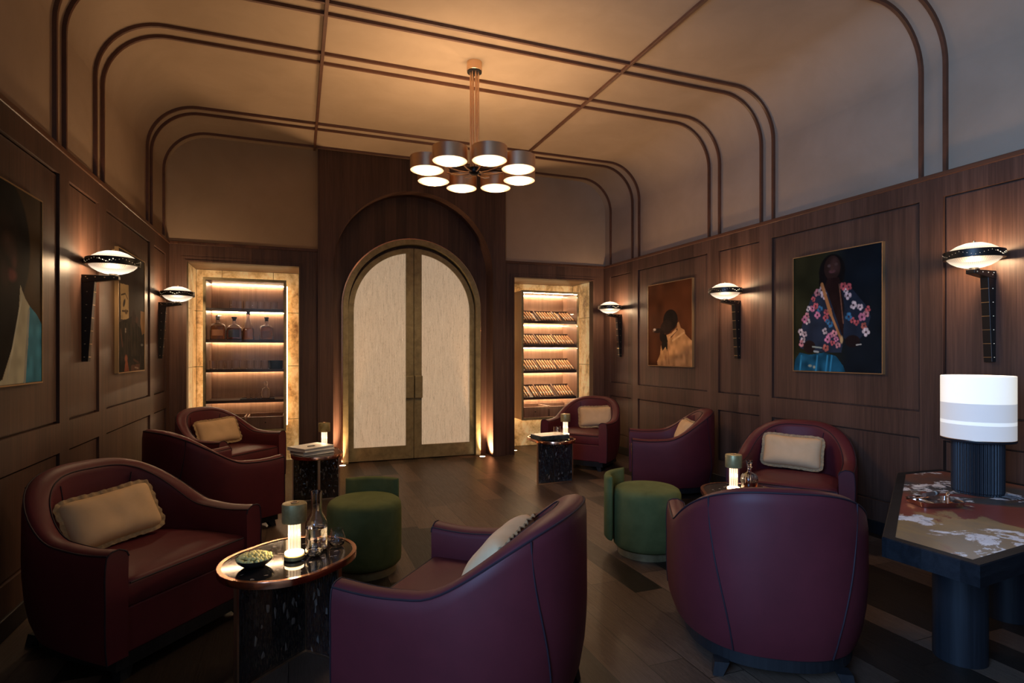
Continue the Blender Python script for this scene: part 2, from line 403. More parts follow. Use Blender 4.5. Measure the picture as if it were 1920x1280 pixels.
# side walls: plaster slab + panelling
WY0, WY1, WZ0, WZ1 = -1.5, .6, 1.0, 3.1
big = [(.10, 1.86), (2.73, 4.05), (4.925, 6.24)]
small = [(2.02, 2.575), (4.20, 4.76), (6.40, 6.935)]
panels = sorted([(-.62, -.06)] + big + small)
for side, x0, sg in (('left', XL, 1), ('right', XR, -1)):
    w = MB(); xa_, xb_ = min(x0, x0-sg*.15), max(x0, x0-sg*.15)
    if side == 'left':
        w.box(xa_, xb_, WY1, YW+.02, 0, ZC-CR+.001); w.box(xa_, xb_, YF, WY0, 0, ZC-CR+.001); w.box(xa_, xb_, WY0, WY1, 0, WZ0); w.box(xa_, xb_, WY0, WY1, WZ1, ZC-CR+.001)
    else: w.box(xa_, xb_, YF, YW+.02, 0, ZC-CR+.001)
    w = w.build('wall_'+side, M['plaster'])
    struct(w, 'plaster wall above walnut panelling on the %s' % side, 'wall')
    p = MB()
    d0, d1, d2 = .003, .027, .034   # recessed field, step, frame faces
    def bx(ya, yb, za, zb, d, p=p, x0=x0, sg=sg):
        p.box(min(x0, x0+sg*d), max(x0, x0+sg*d), ya, yb, za, zb)
    ys = ys0 = YF if side == 'right' else 1.30
    rows = [(.25, .765), (.938, 2.39)]
    for ya, yb in panels:
        if ya < ys: continue
        bx(ys, ya, 0, ZW-.01, d2); ys = yb
        bx(ya, yb, 0, .25, d2); bx(ya, yb, .765, .938, d2); bx(ya, yb, 2.39, ZW-.01, d2)
        for za, zb in rows:
            bx(ya, yb, za, zb, d0)
            t = .013
            bx(ya+t, yb-t, za+t, zb-t, d1-.006)
    bx(ys, YW, 0, ZW-.01, d2)
    p.build('panelling', M['walnut'], w)
    c = MB(); c.box(min(x0, x0+sg*.042), max(x0, x0+sg*.042), ys0, YW, ZW-.03, ZW+.004)
    c.build('cap_rail', M['walnut_cap'], w, bevel=.006)
    b = MB().box(min(x0+sg*.03, x0+sg*.045), max(x0+sg*.03, x0+sg*.045), ys0, YW-.001, 0, .10).build('baseboard_'+side, M['ebony'], bevel=.004)
    struct(b, 'walnut baseboard along the %s wall' % side, 'baseboard')
# front wall behind the camera; tall window in the left wall beside the camera
struct(MB().box(XL-.15, XR+.15, YF-.15, YF, 0, ZC).build('wall_front', M['plaster']), 'plain plaster wall at the near end of the room', 'wall')
w = MB()
for i in range(12):
    yy = WY0+(WY1-WY0)*i/11; w.box(XL-.10, XL-.05, yy-.022, yy+.022, WZ0, WZ1)
for zz in (WZ0, 2.2, WZ1): w.box(XL-.10, XL-.05, WY0, WY1, zz-.022, zz+.022)
struct(w.build('window_1', M['walnut_rib']), 'tall window with dark glazing bars', 'window')

# ribs on the vault
n_trim = [0]
def trimname(): n_trim[0] += 1; return 'trim_%d' % n_trim[0]
rib_y = [-.06-.17, -.06, .10-.155+.16, 1.86, 2.02, 2.575, 2.735, 4.055, 4.20, 4.765, 4.925, 6.245, 6.40, 6.95]
for y in rib_y[3:]:
    if y in (.1,): continue
    o1 = cove_profile(0.); o2 = cove_profile(.022); hw = .0135
    rows = []
    for (xa, za), (xb, zb) in zip(o1, o2):
        rows.append([(xa, y-hw, za), (xb, y-hw*.8, zb), (xb, y+hw*.8, zb), (xa, y+hw, za)])
    struct(MB().strip(rows).build(trimname(), M['walnut_rib'], auto=30), 'walnut rib arching across the ceiling', 'trim')
for x in (.187, 2.553):
    struct(MB().box(x-.0135, x+.0135, YF, YP+.02, ZC-.024, ZC).build(trimname(), M['walnut_rib'], bevel=.003), 'walnut rib running the length of the ceiling', 'trim')

# back wall: flanking parts
PX0, PX1 = .225, 2.548
RL = (-1.129, .018, 2.343); RRr = (2.675+.077, 0, 0)
rec = {'left': (-1.129, .018), 'right': (2.752, 3.899)}
rec['right'] = (2.69, 3.862)
RT = 2.343; RB = 7.72
wb = MB()
def flank(xa, xb, ra, rb):
    # wood up to ZW, plaster is the parent
    fr = []
    fr.append((xa, ra, 0, ZW-.01)); fr.append((rb, xb, 0, ZW-.01)); fr.append((ra, rb, RT, ZW-.01))
    return fr
pl = MB()
pl.box(XL, PX0, YW+.012, YW+.10, ZW-.02, ZC+.02); pl.box(PX1, XR, YW+.012, YW+.10, ZW-.02, ZC+.02)
pl.box(PX0-.02, PX1+.02, 7.36, 7.46, 0, ZC+.02)
wall_back = struct(pl.build('wall_back', M['plaster']), 'back wall with plaster above walnut panelling', 'wall')
for side, (xa, xb) in (('left', (XL, PX0)), ('right', (PX1, XR))):
    ra, rb = rec[side]
    p = MB()
    for a, b2, z0, z1 in flank(xa, xb, ra, rb):
        p.box(a, b2, YW, YW+.10, z0, z1)
    # architrave: two stepped frames round the recess
    for t0, t1, d in ((.0, .018, .012), (.046, .056, .006)):
        p.box(ra-t1, ra-t0, YW-d, YW, 0, RT+t1); p.box(rb+t0, rb+t1, YW-d, YW, 0, RT+t1); p.box(ra-t0, rb+t0, YW-d, YW, RT+t0, RT+t1)
    p.build('panelling', M['walnut'], wall_back)
    c = MB().box(xa+.03 if side == 'left' else xa, xb if side == 'left' else xb-.03, YW-.014, YW+.02, ZW-.03, ZW+.004).build('cap_rail', M['walnut_cap'], wall_back, bevel=.005)
    # recess shell
    lab = 'recess behind the %s' % ('bottle cabinet' if side == 'left' else 'humidor cabinet')
    s = MB()
    s.box(ra-.10, rb+.10, YW+.10, RB+.12, RT, RT+.06)
    struct(s.build(trimname(), M['cab_wood']), 'lit wooden soffit of the ' + lab, 'trim')
    s = MB()
    # onyx slabs with narrow joints
    zs = [0, .515, 1.18, 1.845, RT]
    for z0, z1 in zip(zs[:-1], zs[1:]):
        for k in range(3):
            xx0 = ra + (rb-ra)*[0, .24, .74][k]; xx1 = ra + (rb-ra)*[.24, .74, 1.][k]
            s.box(xx0+.004, xx1-.004, RB, RB+.03, z0+.004, z1-.004)
        for k in range(2):
            y0 = YW+.10 + (RB-YW-.10)*k/2; y1 = YW+.10 + (RB-YW-.10)*(k+1)/2
            zo = .012 if k else 0
            s.box(ra-.03, ra, y0+.004, y1-.004, z0+.004, z1-.004); s.box(rb, rb+.03, y0+.004, y1-.004, z0+.004, z1-.004)
    struct(s.build(trimname(), M['onyx'], bevel=.0015), 'glowing golden onyx slabs lining the ' + lab, 'trim')
    s = MB(); s.box(ra-.08, rb+.08, RB+.035, RB+.08, 0, RT); s.box(ra-.08, ra-.035, YW+.1, RB+.08, 0, RT); s.box(rb+.035, rb+.08, YW+.1, RB+.08, 0, RT)
    struct(s.build(trimname(), M['bronze']), 'dark backing of the onyx in the ' + lab, 'trim')

# pilaster with arched niche
def arch_plate(mb, xa, xb, zt, xc, r, zs, y, n=72):
    mb.quad((xa,y,0),(xc-r,y,0),(xc-r,y,zt),(xa,y,zt)); mb.quad((xc+r,y,0),(xb,y,0),(xb,y,zt),(xc+r,y,zt))
    pr_ = [(xc-r*cos(pi*i/n), zs+r*sin(pi*i/n)) for i in range(n+1)]
    for (x0, z0), (x1, z1) in zip(pr_[:-1], pr_[1:]): mb.quad((x0,y,z0),(x1,y,z1),(x1,y,zt),(x0,y,zt))
def arch_pts(xc, r, zs, n=40, z0=0.):
    return [(xc-r, z0)] + [(xc-r*cos(pi*i/n), zs+r*sin(pi*i/n)) for i in range(n+1)] + [(xc+r, z0)]
mb = MB(); NR, NZ, NB = .99, 2.345, 7.33
arch_plate(mb, PX0, PX1, ZC, NX, NR, NZ, YP)
a = arch_pts(NX, NR, NZ, 72); mb.strip([[(x, YP, z) for x, z in a], [(x, NB, z) for x, z in a]])
mb.strip([[(PX0, YP, 0), (PX0, YP, ZC)], [(PX0, NB, 0), (PX0, NB, ZC)]]); mb.strip([[(PX1, YP, 0), (PX1, YP, ZC)], [(PX1, NB, 0), (PX1, NB, ZC)]])
mb.add([(x, NB, z) for x, z in a], [tuple(range(len(a)))])
struct(mb.build(trimname(), M['walnut']), 'tall walnut surround with a deep arched niche round the door', 'trim')

# door
d = thing('door_1', 'arched double door with bronze frame and rippled glass', 'door', (NX, 7.25, 0), kind='structure')
def arch_ring(mb, r0, r1, zs, y0, y1, n=48):
    rows = []
    A = arch_pts(0, r1, zs, n); B = arch_pts(0, r0, zs, n)
    for (xa, za), (xb, zb) in zip(A, B): rows.append([(xa, y0, za), (xb, y0, zb), (xb, y1, zb), (xa, y1, za)])
    mb.strip(rows, closed=True)
m1 = MB(); arch_ring(m1, .806, .868, 1.905, -.06, .078); m1.build('door_frame', M['bronze'], d, auto=30)
m1 = MB(); arch_ring(m1, .868, .885, 1.905, -.02, .078); m1.build('outer_bead', M['copper'], d, auto=30)
for sgn in (-1, 1):
    ro, ri, zs, n = .80, .738, 1.868, 30
    lf = MB()
    def half(r, x_in, zb, n=n, zs=zs):
        # outline from bottom centre -> bottom outer -> up -> arc to the centre stile
        out = [(x_in, zb), (r, zb)]
        amax = math.acos(x_in/r)
        out += [(r*cos(amax*i/n), zs+r*sin(amax*i/n)) for i in range(n+1)]
        return out
    O = half(ro, .0035, .01); I = half(ri, .100, .175)
    rows = [[(sgn*x, 0., z), (sgn*xi, 0., zi), (sgn*xi, .05, zi), (sgn*x, .05, z)] for (x, z), (xi, zi) in zip(O, I)]
    rows.append(rows[0]); lf.strip(rows, closed=True)
    leaf = lf.build('door_leaf', M['bronze'], d, auto=30)
    gp = MB(); nI = len(I)
    gp.add([(sgn*x, .022, z) for x, z in I] + [(sgn*x, .034, z) for x, z in I], [tuple(range(nI)), tuple(range(nI, 2*nI))[::-1]] + [(i, (i+1) % nI, nI+(i+1) % nI, nI+i) for i in range(nI)])
    gp.build('pane', M['door_glass'], leaf)
    h = MB().box(min(sgn*.006, sgn*.104), max(sgn*.006, sgn*.104), -.045, 0, .775, 1.055).build('handle', M['bronze'], leaf, bevel=.006)

# floor uplights
def uplight(x, y, r, label, name='floor_uplight', power=210, tilt=(0,0)):
    t = thing(name, label, 'uplight', (x, y, 0))
    MB().lathe([(r*1.25, 0), (r*1.25, .004), (r, .0055), (r, .001)], n=28, caps=False).build('rim', M['steel'], t, smooth=True)
    MB().lathe([(r, .001), (r, .003), (0, .0035)], n=28).build('lens', M['uplens'], t, smooth=True)
    ld = bpy.data.lights.new('uplight_beam', 'SPOT'); ld.energy = power; ld.color = (1., .64, .34); ld.spot_size = R(104); ld.spot_blend = .55; ld.shadow_soft_size = .03
    lo = bpy.data.objects.new('uplight_beam', ld); COL.objects.link(lo); lo.location = (x, y+.04, .025); lo.rotation_euler = (pi+tilt[0], tilt[1], 0)
    return t
uplight(.505, 7.10, .036, 'small round floor uplight at the left foot of the arched niche', tilt=(.12, -.55))
uplight(2.245, 7.085, .036, 'small round floor uplight at the right foot of the arched niche', tilt=(.12, .55))
uplight(2.80, 7.36, .026, 'small round floor uplight under the humidor cabinet', power=14)

# ------------------------------------------------------------------ armchairs
AW, AD = .832, .79
ARM_Z, TOP_Z = .548, .796
def chair_path(n=30):
    a, b, y0 = AW/2, .47, AD/2-.47
    pts = []
    for i in range(61):
        t = (pi/2)*(1-i/60); e = 2/2.35
        pts.append((a*abs(cos(t))**e, y0+b*abs(sin(t))**e))
    for i in range(1, 21): pts.append((a, y0-(y0+AD/2)*i/20))
    L = [0]
    for p, q in zip(pts[:-1], pts[1:]): L.append(L[-1]+hypot(q[0]-p[0], q[1]-p[1]))
    out = []
    for k in range(n+1):
        t = L[-1]*k/n; j = 0
        while j < len(L)-2 and L[j+1] < t: j += 1
        f = (t-L[j])/max(1e-9, L[j+1]-L[j]); p, q = pts[j], pts[j+1]
        tx, ty = q[0]-p[0], q[1]-p[1]; l = hypot(tx, ty)
        out.append((p[0]+f*tx, p[1]+f*ty, ty/l, -tx/l, k/n))   # x, y, inward normal, s
    out[0] = (0., AD/2, 0., -1., 0.)
    half = out
    full = [(-x, y, -nx, ny, -s) for x, y, nx, ny, s in reversed(half[1:])] + half
    return full
CP = chair_path()
def sm(t): t = max(0., min(1., t)); return t*t*(3-2*t)
def ztop(s):
    u = abs(s)     # 0 back, 1 front tip
    if u > .71: return ARM_Z - .010*sin(pi*(1-u)/.29*.95)
    t = (u/.71); base = ARM_Z - .010*sin(pi*.95)
    return base + (TOP_Z-base)*(1-sm(t**1.5))
def thick(s): return .098 + .022*(1-sm(abs(s)/.7))
def shell_profile(s):
    zt, th = ztop(s), thick(s); bk = 1-sm(abs(s)/.75)
    zi = lambda f: .30+(zt-.30)*f
    bo = 1-.9*sm((abs(s)-.35)/.6)
    return [(.045*bo+.004, .105), (.026*bo, .17), (.010*bo, .26), (.002, .36), (0, min(.44, zt-.09)), (.002, zt-.055), (.007, zt-.018), (.016, zt-.004), (.032, zt+.004), (th*.6, zt+.006-.006*bk), (th-.018, zt-.004-.012*bk), (th-.005, zt-.014-.016*bk), (th+.002, zt-.032-.02*bk), (th+.018*bk, zi(.55)), (th+.045*bk, zi(.2)), (th+.05*bk, .29), (th+.05*bk, .105), (.045, .105)]
def chair_pt(i, off, z):
    x, y, nx, ny, s = CP[i]; return (x+nx*off, y+ny*off, z)
def interp_pt(sv, off, z):
    ss = [p[4] for p in CP]
    for i in range(len(CP)-1):
        if ss[i] <= sv <= ss[i+1]:
            f = (sv-ss[i])/(ss[i+1]-ss[i]); a = chair_pt(i, off, z); b = chair_pt(i+1, off, z)
            return tuple(p+(q-p)*f for p, q in zip(a, b))
    return chair_pt(len(CP)-1, off, z)
def out_off(z, zt):
    pts = [(.105, .045), (.17, .026), (.26, .010), (.36, .002), (.44, 0), (zt-.018, .007)]
    for (a, b), (c, d2) in zip(pts[:-1], pts[1:]):
        if a <= z <= c and c > a: return b+(d2-b)*(z-a)/(c-a)
    return .006
def make_chair():
    t = thing('armchair', '', 'armchair', (0,0,0), 0, 'burgundy tub armchairs')
    rows = [[chair_pt(i, o, z) for o, z in shell_profile(CP[i][4])[:-1]] for i in range(len(CP))]
    mb = MB(); mb.strip(rows, closed=True); k = len(rows[0])
    mb.add(rows[0], [tuple(range(k))]); mb.add(rows[-1], [tuple(range(k))[::-1]])
    sh = mb.build('upholstered_shell', M['leather'], t, auto=50)
    # seat cushion
    def outline(off_add):
        pts = []
        for i in range(len(CP)):
            s = CP[i][4]; bk = 1-sm(abs(s)/.75)
            if abs(s) > .985: continue
            p = chair_pt(i, thick(s)+.05*bk+off_add, 0); pts.append((p[0], p[1]))
        xe = abs(pts[0][0])
        return [(-xe, -AD/2+.012)] + pts[1:-1] + [(xe, -AD/2+.012)]
    O = outline(.004); n = len(O); cx, cy = 0., .02
    ext = []
    for k2 in range(1, 10):
        f = k2/10; ext.append((O[-1][0]+(O[0][0]-O[-1][0])*f, O[-1][1]))
    P = O+ext; n = len(P)
    def ring(sc, z, dx=0): return [(cx+(x-cx)*sc, cy+(y-cy)*sc, z) for x, y in P]
    rws = [ring(.985, .30), ring(1., .315), ring(1., .385), ring(.985, .405), ring(.95, .413), ring(.75, .424), ring(.5, .430), ring(.25, .432), ring(.01, .432)]
    mb = MB(); mb.strip(rws, closed=True); mb.add(rws[0], [tuple(range(n))])
    cu = mb.build('seat_cushion', M['leather'], t, auto=60)
    pp = MB(); xe = O[-1][0]; yf = -AD/2+.012-.004
    pp.tube([(-xe+.01, yf, .398), (xe-.01, yf, .398)], .004, 6); pp.build('cushion_piping', M['piping'], cu)
    # front rail
    xe2 = AW/2-.095
    MB().box(-xe2, xe2, -AD/2+.02, AD/2-.22, .105, .296).build('front_rail', M['leather'], t, bevel=.008)
    # piping
    pz = MB()
    pz.tube([chair_pt(i, .010, ztop(CP[i][4])-.008) for i in range(len(CP))], .0040, 6)
    pz.tube([chair_pt(i, thick(CP[i][4])-.006, ztop(CP[i][4])-.010-.016*(1-sm(abs(CP[i][4])/.75))) for i in range(len(CP))], .0030, 6)
    for sg in (-1, 1):
        pts = []
        for j in range(13):
            f = j/12; zz = ztop(.295)-.015-(ztop(.295)-.015-.108)*f
            sv = sg*(.305-.095*sm(f)); pts.append(interp_pt(sv, out_off(zz, ztop(sv))-.001, zz))
        pz.tube(pts, .0038, 6)
        pts = []
        for j in range(9):
            f = j/8; sv = sg*(.24-.05*f); zt = ztop(sv); bk = 1-sm(abs(sv)/.75); zz = (zt-.035-.02*bk)*(1-f)+.44*f
            fr = (zz-.30)/(zt-.30); off = thick(sv)+(.002 if fr > .9 else .018*bk*(1-(fr-.55)/.45)+.0*bk if fr > .55 else .018*bk+(.027*bk)*(.55-fr)/.35)
            pts.append(interp_pt(sv, off+.000, zz))
        pz.tube(pts, .003, 6)
        # front edges of the arms
        i = -1 if sg > 0 else 0
        s = CP[i][4]; prf = shell_profile(s)
        pz.tube([chair_pt(i, o, z) for o, z in prf[:13]], .0035, 6)
    pz.build('piping', M['piping'], t)
    # plinth
    base = [(chair_pt(i, .06, 0)[0], chair_pt(i, .06, 0)[1]) for i in range(len(CP))]
    base = [(x, max(y, -AD/2+.02)) for x, y in base]
    MB().prism(base, .05, .106).build('plinth', M['ebony'], t)
    for sx, sy in ((-1,-1),(1,-1),(-1,1),(1,1)):
        m = MB(); x, y = sx*(.30 if sy < 0 else .235), (-.335 if sy < 0 else .285)
        top = [(x-.03,y-.03,.055),(x+.03,y-.03,.055),(x+.03,y+.03,.055),(x-.03,y+.03,.055)]
        ox, oy = sx*.018, sy*.018
        bt = [(x+ox-.02,y+oy-.02,0),(x+ox+.02,y+oy-.02,0),(x+ox+.02,y+oy+.02,0),(x+ox-.02,y+oy+.02,0)]
        m.add(bt+top, [(0,3,2,1),(4,5,6,7),(0,1,5,4),(1,2,6,5),(2,3,7,6),(3,0,4,7)])
        m.build('leg', M['ebony'], t)
    return t
# facing direction d=(dx,dy): local front is -Y
def rz_of(dx, dy): return atan2(dx, -dy)
CH = {
 'A': (-.75, 3.255, .77, -.64, 'burgundy leather armchair with beige cushion, nearest the camera on the left wall side'),
 'B': (-.655, 4.90, .81, .586, 'burgundy armchair standing between the two other armchairs along the left wall, turned from us'),
 'C': (-.68, 6.27, .75, -.66, 'burgundy armchair with beige cushion in front of the lit bottle cabinet'),
 'D': (.676, 2.125, -.76, .65, 'burgundy armchair in the middle foreground facing the oval table, cushion seen from the side'),
 'E': (2.03, 2.08, .53, .85, 'burgundy armchair in the right foreground with its back squarely towards us'),
 'F': (3.57, 3.355, -.81, -.59, 'burgundy armchair with beige cushion below the painting of the floral jacket'),
 'G': (3.44, 4.72, -.866, .5, 'burgundy armchair in side view below the painting of the cream coat'),
 'H': (3.29, 6.22, -.77, -.64, 'burgundy armchair with beige cushion in front of the humidor cabinet'),
}
proto = make_chair()
chairs = {}
for i, (k, (x, y, dx, dy, lab)) in enumerate(CH.items()):
    if i == 0:
        o = proto; o.location = (x, y, 0); o.rotation_euler = (0,0,rz_of(dx, dy)); o['label'] = lab
    else: o = dup(proto, (x, y, 0), rz_of(dx, dy), lab)
    chairs[k] = o

# ------------------------------------------------------------------ cushions
def make_cushion():
    t = thing('cushion', '', 'cushion', (0,0,0), 0, 'beige fringed cushions')
    W, H, T = .215, .128, .062
    nx, nz = 28, 18
    def surf(sg):
        rows = []
        for j in range(nz+1):
            v = -1+2*j/nz; row = []
            for i in range(nx+1):
                u = -1+2*i/nx
                pin = 1-.075*(1-u*u)*0-.05*(1-abs(u))*abs(v)**3
                x = W*u*(1-.05*(1-v*v)); z = H*v*(1-.09*(1-u*u))
                d = T*((1-u**4)**.55)*((1-v**4)**.55)
                cr = max(0., abs(u)+abs(v)-1.55)/.45; x *= 1-.085*cr*cr; z *= 1-.12*cr*cr
                d += .002*sin(9*u+3*v)*(1-u*u)*(1-v*v)+.002*sin(5*v-4*u*u)*(1-v*v)*(1-u*u)
                row.append((x, sg*d, z))
            rows.append(row)
        return rows
    mb = MB(); mb.strip(surf(-1)); mb.strip(surf(1)); mb.build('pillow', M['velvet'], t, smooth=True, auto=80)
    # fringe
    per = []
    for i in range(56): per.append((-1+2*i/56, -1))
    for i in range(34): per.append((1, -1+2*i/34))
    for i in range(56): per.append((1-2*i/56, 1))
    for i in range(34): per.append((-1, 1-2*i/34))
    rng = random.Random(3); n = len(per)
    inn, out, inb, outb = [], [], [], []
    for k, (u, v) in enumerate(per):
        x = W*u*(1-.05*(1-v*v)); z = H*v*(1-.09*(1-u*u)); l = max(abs(u), abs(v))
        cr = max(0., abs(u)+abs(v)-1.55)/.45; x *= 1-.085*cr*cr; z *= 1-.12*cr*cr
        nxv, nzv = (u**5, v**5); ll = hypot(nxv, nzv) or 1; e = .017+.0025*rng.random()
        wv = .0055*sin(k*1.1)+.003*sin(k*.47)
        inn.append((x-nxv/ll*.004, -.003, z-nzv/ll*.004)); out.append((x+nxv/ll*e, -.003+wv, z+nzv/ll*e))
        inb.append((x-nxv/ll*.004, .003, z-nzv/ll*.004)); outb.append((x+nxv/ll*e, .003+wv, z+nzv/ll*e))
    MB().strip([inn, out, outb, inb, inn], closed=True).build('fringe', M['fringe'], t, smooth=True)
    return t
cproto = make_cushion()
def chair_world(k, lx, ly, z):
    x, y, dx, dy, _ = CH[k]; a = rz_of(dx, dy)
    return (x+lx*cos(a)-ly*sin(a), y+lx*sin(a)+ly*cos(a), z)
first = True
for k, lx, ly, z, yaw, lean, roll, lab in [
    ('A', -.035, .085, .560, -.12, .50, -.08, 'beige velvet cushion with fringe on the nearest left armchair'),
    ('C', .03, .10, .565, -.2, .42, -.05, 'beige fringed cushion on the armchair before the bottle cabinet'),
    ('D', -.06, .045, .565, .05, .74, .05, 'beige fringed cushion seen edge-on in the middle foreground armchair'),
    ('F', -.035, .12, .572, -.02, .36, .03, 'beige fringed cushion lying square in the armchair behind the amber decanter'),
    ('G', -.02, .13, .565, .1, .42, .0, 'beige fringed cushion seen end-on in the side-view armchair on the right wall'),
    ('H', .10, .10, .565, .45, .36, -.03, 'beige fringed cushion on the armchair before the humidor cabinet')]:
    a = rz_of(CH[k][2], CH[k][3])
    M3 = Matrix.Rotation(a+yaw, 3, 'Z') @ Matrix.Rotation(-lean, 3, 'X') @ Matrix.Rotation(roll, 3, 'Y')
    o = cproto if first else dup(cproto, (0,0,0))
    first = False
    o.location = chair_world(k, lx, ly, z); o.rotation_euler = M3.to_euler(); o['label'] = lab

# ------------------------------------------------------------------ green stools
def stool(x, y, ang, label):
    t = thing('stool', label, 'stool', (x, y, 0), 0, 'green velvet stools')
    r = .225
    MB().lathe([(r*.86, 0), (r*.86, .05), (r*.8, .055)], n=40).build('plinth', M['bronze'], t, auto=30)
    MB().lathe([(r*.80, .05), (r*.93, .052), (r*.985, .066), (r, .09), (r*1.005, .25), (r, .385), (r*.985, .412), (r*.94, .430), (r*.86, .441), (r*.6, .449), (r*.3, .452), (0, .453)], n=56).build('seat', M['green'], t, smooth=True, auto=70)
    mb = MB(); rows = []
    half = R(41)
    for i in range(25):
        a = ang-half+2*half*i/24
        e = min(1., min(i, 24-i)/3.); rr0, rr1 = r+.012, r+.062
        mid = (rr0+rr1)/2; hw = (rr1-rr0)/2*sqrt(max(.05, 1-(1-e)**2))
        z0, z1 = .10, .525
        prof = [(mid-hw, z0+.01), (mid-hw*.6, z0), (mid+hw*.6, z0), (mid+hw, z0+.012), (mid+hw, z1-.02), (mid+hw*.75, z1-.006), (mid, z1), (mid-hw*.75, z1-.006), (mid-hw, z1-.02)]
        rows.append([(q*cos(a), q*sin(a), z) for q, z in prof])
    mb.strip(rows, closed=True); k = len(rows[0]); mb.add(rows[0], [tuple(range(k))]); mb.add(rows[-1], [tuple(range(k))[::-1]])
    mb.build('backrest', M['green'], t, auto=60)
    return t
stool(.392, 3.66, R(70), 'green velvet drum stool beside the carafe, its backrest behind')
stool(2.216, 3.315, R(135), 'green velvet drum stool behind the right foreground armchair, backrest on its left')

# ------------------------------------------------------------------ oval tables
TZ = .455
def stadium(L, W, n=20):
    r = W/2; a = L/2-r; pts = []
    for i in range(n+1): t = -pi/2+pi*i/n; pts.append((a+r*cos(t), r*sin(t)))
    for i in range(n+1): t = pi/2+pi*i/n; pts.append((-a+r*cos(t), r*sin(t)))
    return pts
def oval_table(x, y, ang, label, L=.60, W=.50):
    t = thing('side_table', label, 'side table', (x, y, 0), ang, 'oval crystal side tables')
    O, I = stadium(L, W), stadium(L-.036, W-.036)
    MB().prism(I, TZ-.022, TZ-.003).build('top', M['crystal_top'], t)
    rows = [[(a[0], a[1], TZ-.028), (a[0], a[1], TZ-.002), (a[0]*.997, a[1]*.997, TZ), (b[0], b[1], TZ), (b[0], b[1], TZ-.028)] for a, b in zip(O+O[:1], I+I[:1])]
    MB().strip(rows, closed=True).build('rim', M['copper'], t, auto=40)
    z1 = TZ-.028
    bx_ = .09
    p = MB().box(-.265, bx_-.010, -.008, .008, .008, z1).build('leg_panel', M['crystal'], t)
    e = MB(); e.box(-.275, -.265, -.010, .010, 0, z1); e.box(-.265, bx_-.010, -.010, .010, 0, .008); e.box(bx_-.012, bx_-.004, -.012, -.004, 0, z1); e.build('edging', M['brass'], p)
    p = MB().box(bx_-.008, bx_+.008, -.195, .195, .008, z1).build('leg_panel', M['crystal'], t)
    e = MB(); e.box(bx_-.010, bx_+.010, -.205, -.195, 0, z1); e.box(bx_-.010, bx_+.010, .195, .205, 0, z1); e.box(bx_-.010, bx_+.010, -.195, .195, 0, .008); e.build('edging', M['brass'], p)
    return t
T1 = (-.030, 2.705); T2 = (.165, 5.465); T3 = (2.50, 5.50); T4 = (2.66, 2.92)
oval_table(*T1, R(43), 'oval dark crystal table with copper rim carrying the carafe and snack bowl')
oval_table(*T2, R(92), 'oval dark crystal table carrying two white books', L=.60, W=.44)
oval_table(*T3, R(-88), 'oval dark crystal table in front of the humidor carrying a dark marble block', L=.60, W=.44)
oval_table(*T4, R(60), 'oval dark crystal table behind the right foreground armchair carrying the amber decanter', L=.60, W=.48)

def cordless_lamp():
    t = thing('table_lamp', '', 'lamp', (0,0,0), 0, 'small cordless brass lamps')
    MB().lathe([(.040, 0), (.043, .003), (.043, .016), (.038, .020), (0, .020)], n=36).build('base', M['oldbrass'], t, auto=40)
    MB().lathe([(.036, .0205), (.0395, .024), (.0395, .030), (.034, .033), (.0, .033)], n=36).build('light_ring', M['lamp_ring'], t, auto=40)
    mb = MB(); n = 48; rows = []
    for z in (.033, .162):
        rows.append([((.0245+.0016*cos(12*2*pi*i/n))*cos(2*pi*i/n), (.0245+.0016*cos(12*2*pi*i/n))*sin(2*pi*i/n), z) for i in range(n)])
    mb.strip(rows, closed=True); mb.build('fluted_stem', M['lamp_stem'], t, smooth=True)
    bulb((0, 0, .10), 2.4, (1., .70, .42), t, .012)
    MB().lathe([(.0, .160), (.050, .160), (.0515, .163), (.0515, .236), (.0495, .241), (.047, .2415), (0, .2425)], n=40).build('shade', M['oldbrass'], t, auto=40)
    MB().tube([(.014*cos(a), .014*sin(a), .2445) for a in [2*pi*i/20 for i in range(20)]], .0022, 6, closed=True).build('ring_handle', M['brass'], t)
    return t
lp = cordless_lamp()
lp.location = (-.012, 2.665, TZ); lp['label'] = 'small cordless brass lamp between the snack bowl and the carafe'
dup(lp, (.235, 5.60, TZ), 0, 'small cordless brass lamp behind the white books')
dup(lp, (2.675, 5.52, TZ), 0, 'small cordless brass lamp on the table before the humidor')
dup(lp, (2.62, 2.945, TZ), 0, 'small cordless brass lamp beside the amber decanter')

# carafe
def glassware(name, label, cat, loc, prof, mat=None, group=None, n=40):
    t = thing(name, label, cat, loc, 0, group)
    MB().lathe(prof, n=n, caps=False).build('glass', mat or M['clear'], t, smooth=True, auto=60)
    return t
car = glassware('carafe', 'clear glass carafe of water with a tall neck on the near oval table', 'carafe', (.082, 2.765, TZ),
    [(0, 0), (.043, 0), (.048, .005), (.049, .05), (.049, .10), (.046, .125), (.034, .150), (.025, .165), (.0235, .18), (.0235, .255), (.0255, .262), (.0235, .262), (.0215, .25), (.0215, .18), (.0232, .163), (.032, .148), (.0435, .124), (.0465, .10), (.0465, .05), (.0455, .012), (0, .010)])
MB().lathe([(0, .0105), (.0452, .0125), (.0462, .05), (.0462, .098), (0, .098)], n=40, caps=False).build('water', M['clear'], car, smooth=True, auto=50)
tprof = [(0, 0), (.022, 0), (.032, .008), (.0375, .028), (.0375, .040), (.031, .058), (.0275, .067), (.029, .078), (.0275, .078), (.026, .067), (.0295, .056), (.036, .040), (.036, .028), (.031, .011), (.02, .006), (0, .006)]
tg = glassware('tumbler', 'small round water glass in front of the carafe', 'glass', (.070, 2.66, TZ), tprof, group='water glasses by the carafe')
dup(tg, (.172, 2.775, TZ), 0, 'small round water glass to the right of the carafe at the table end')

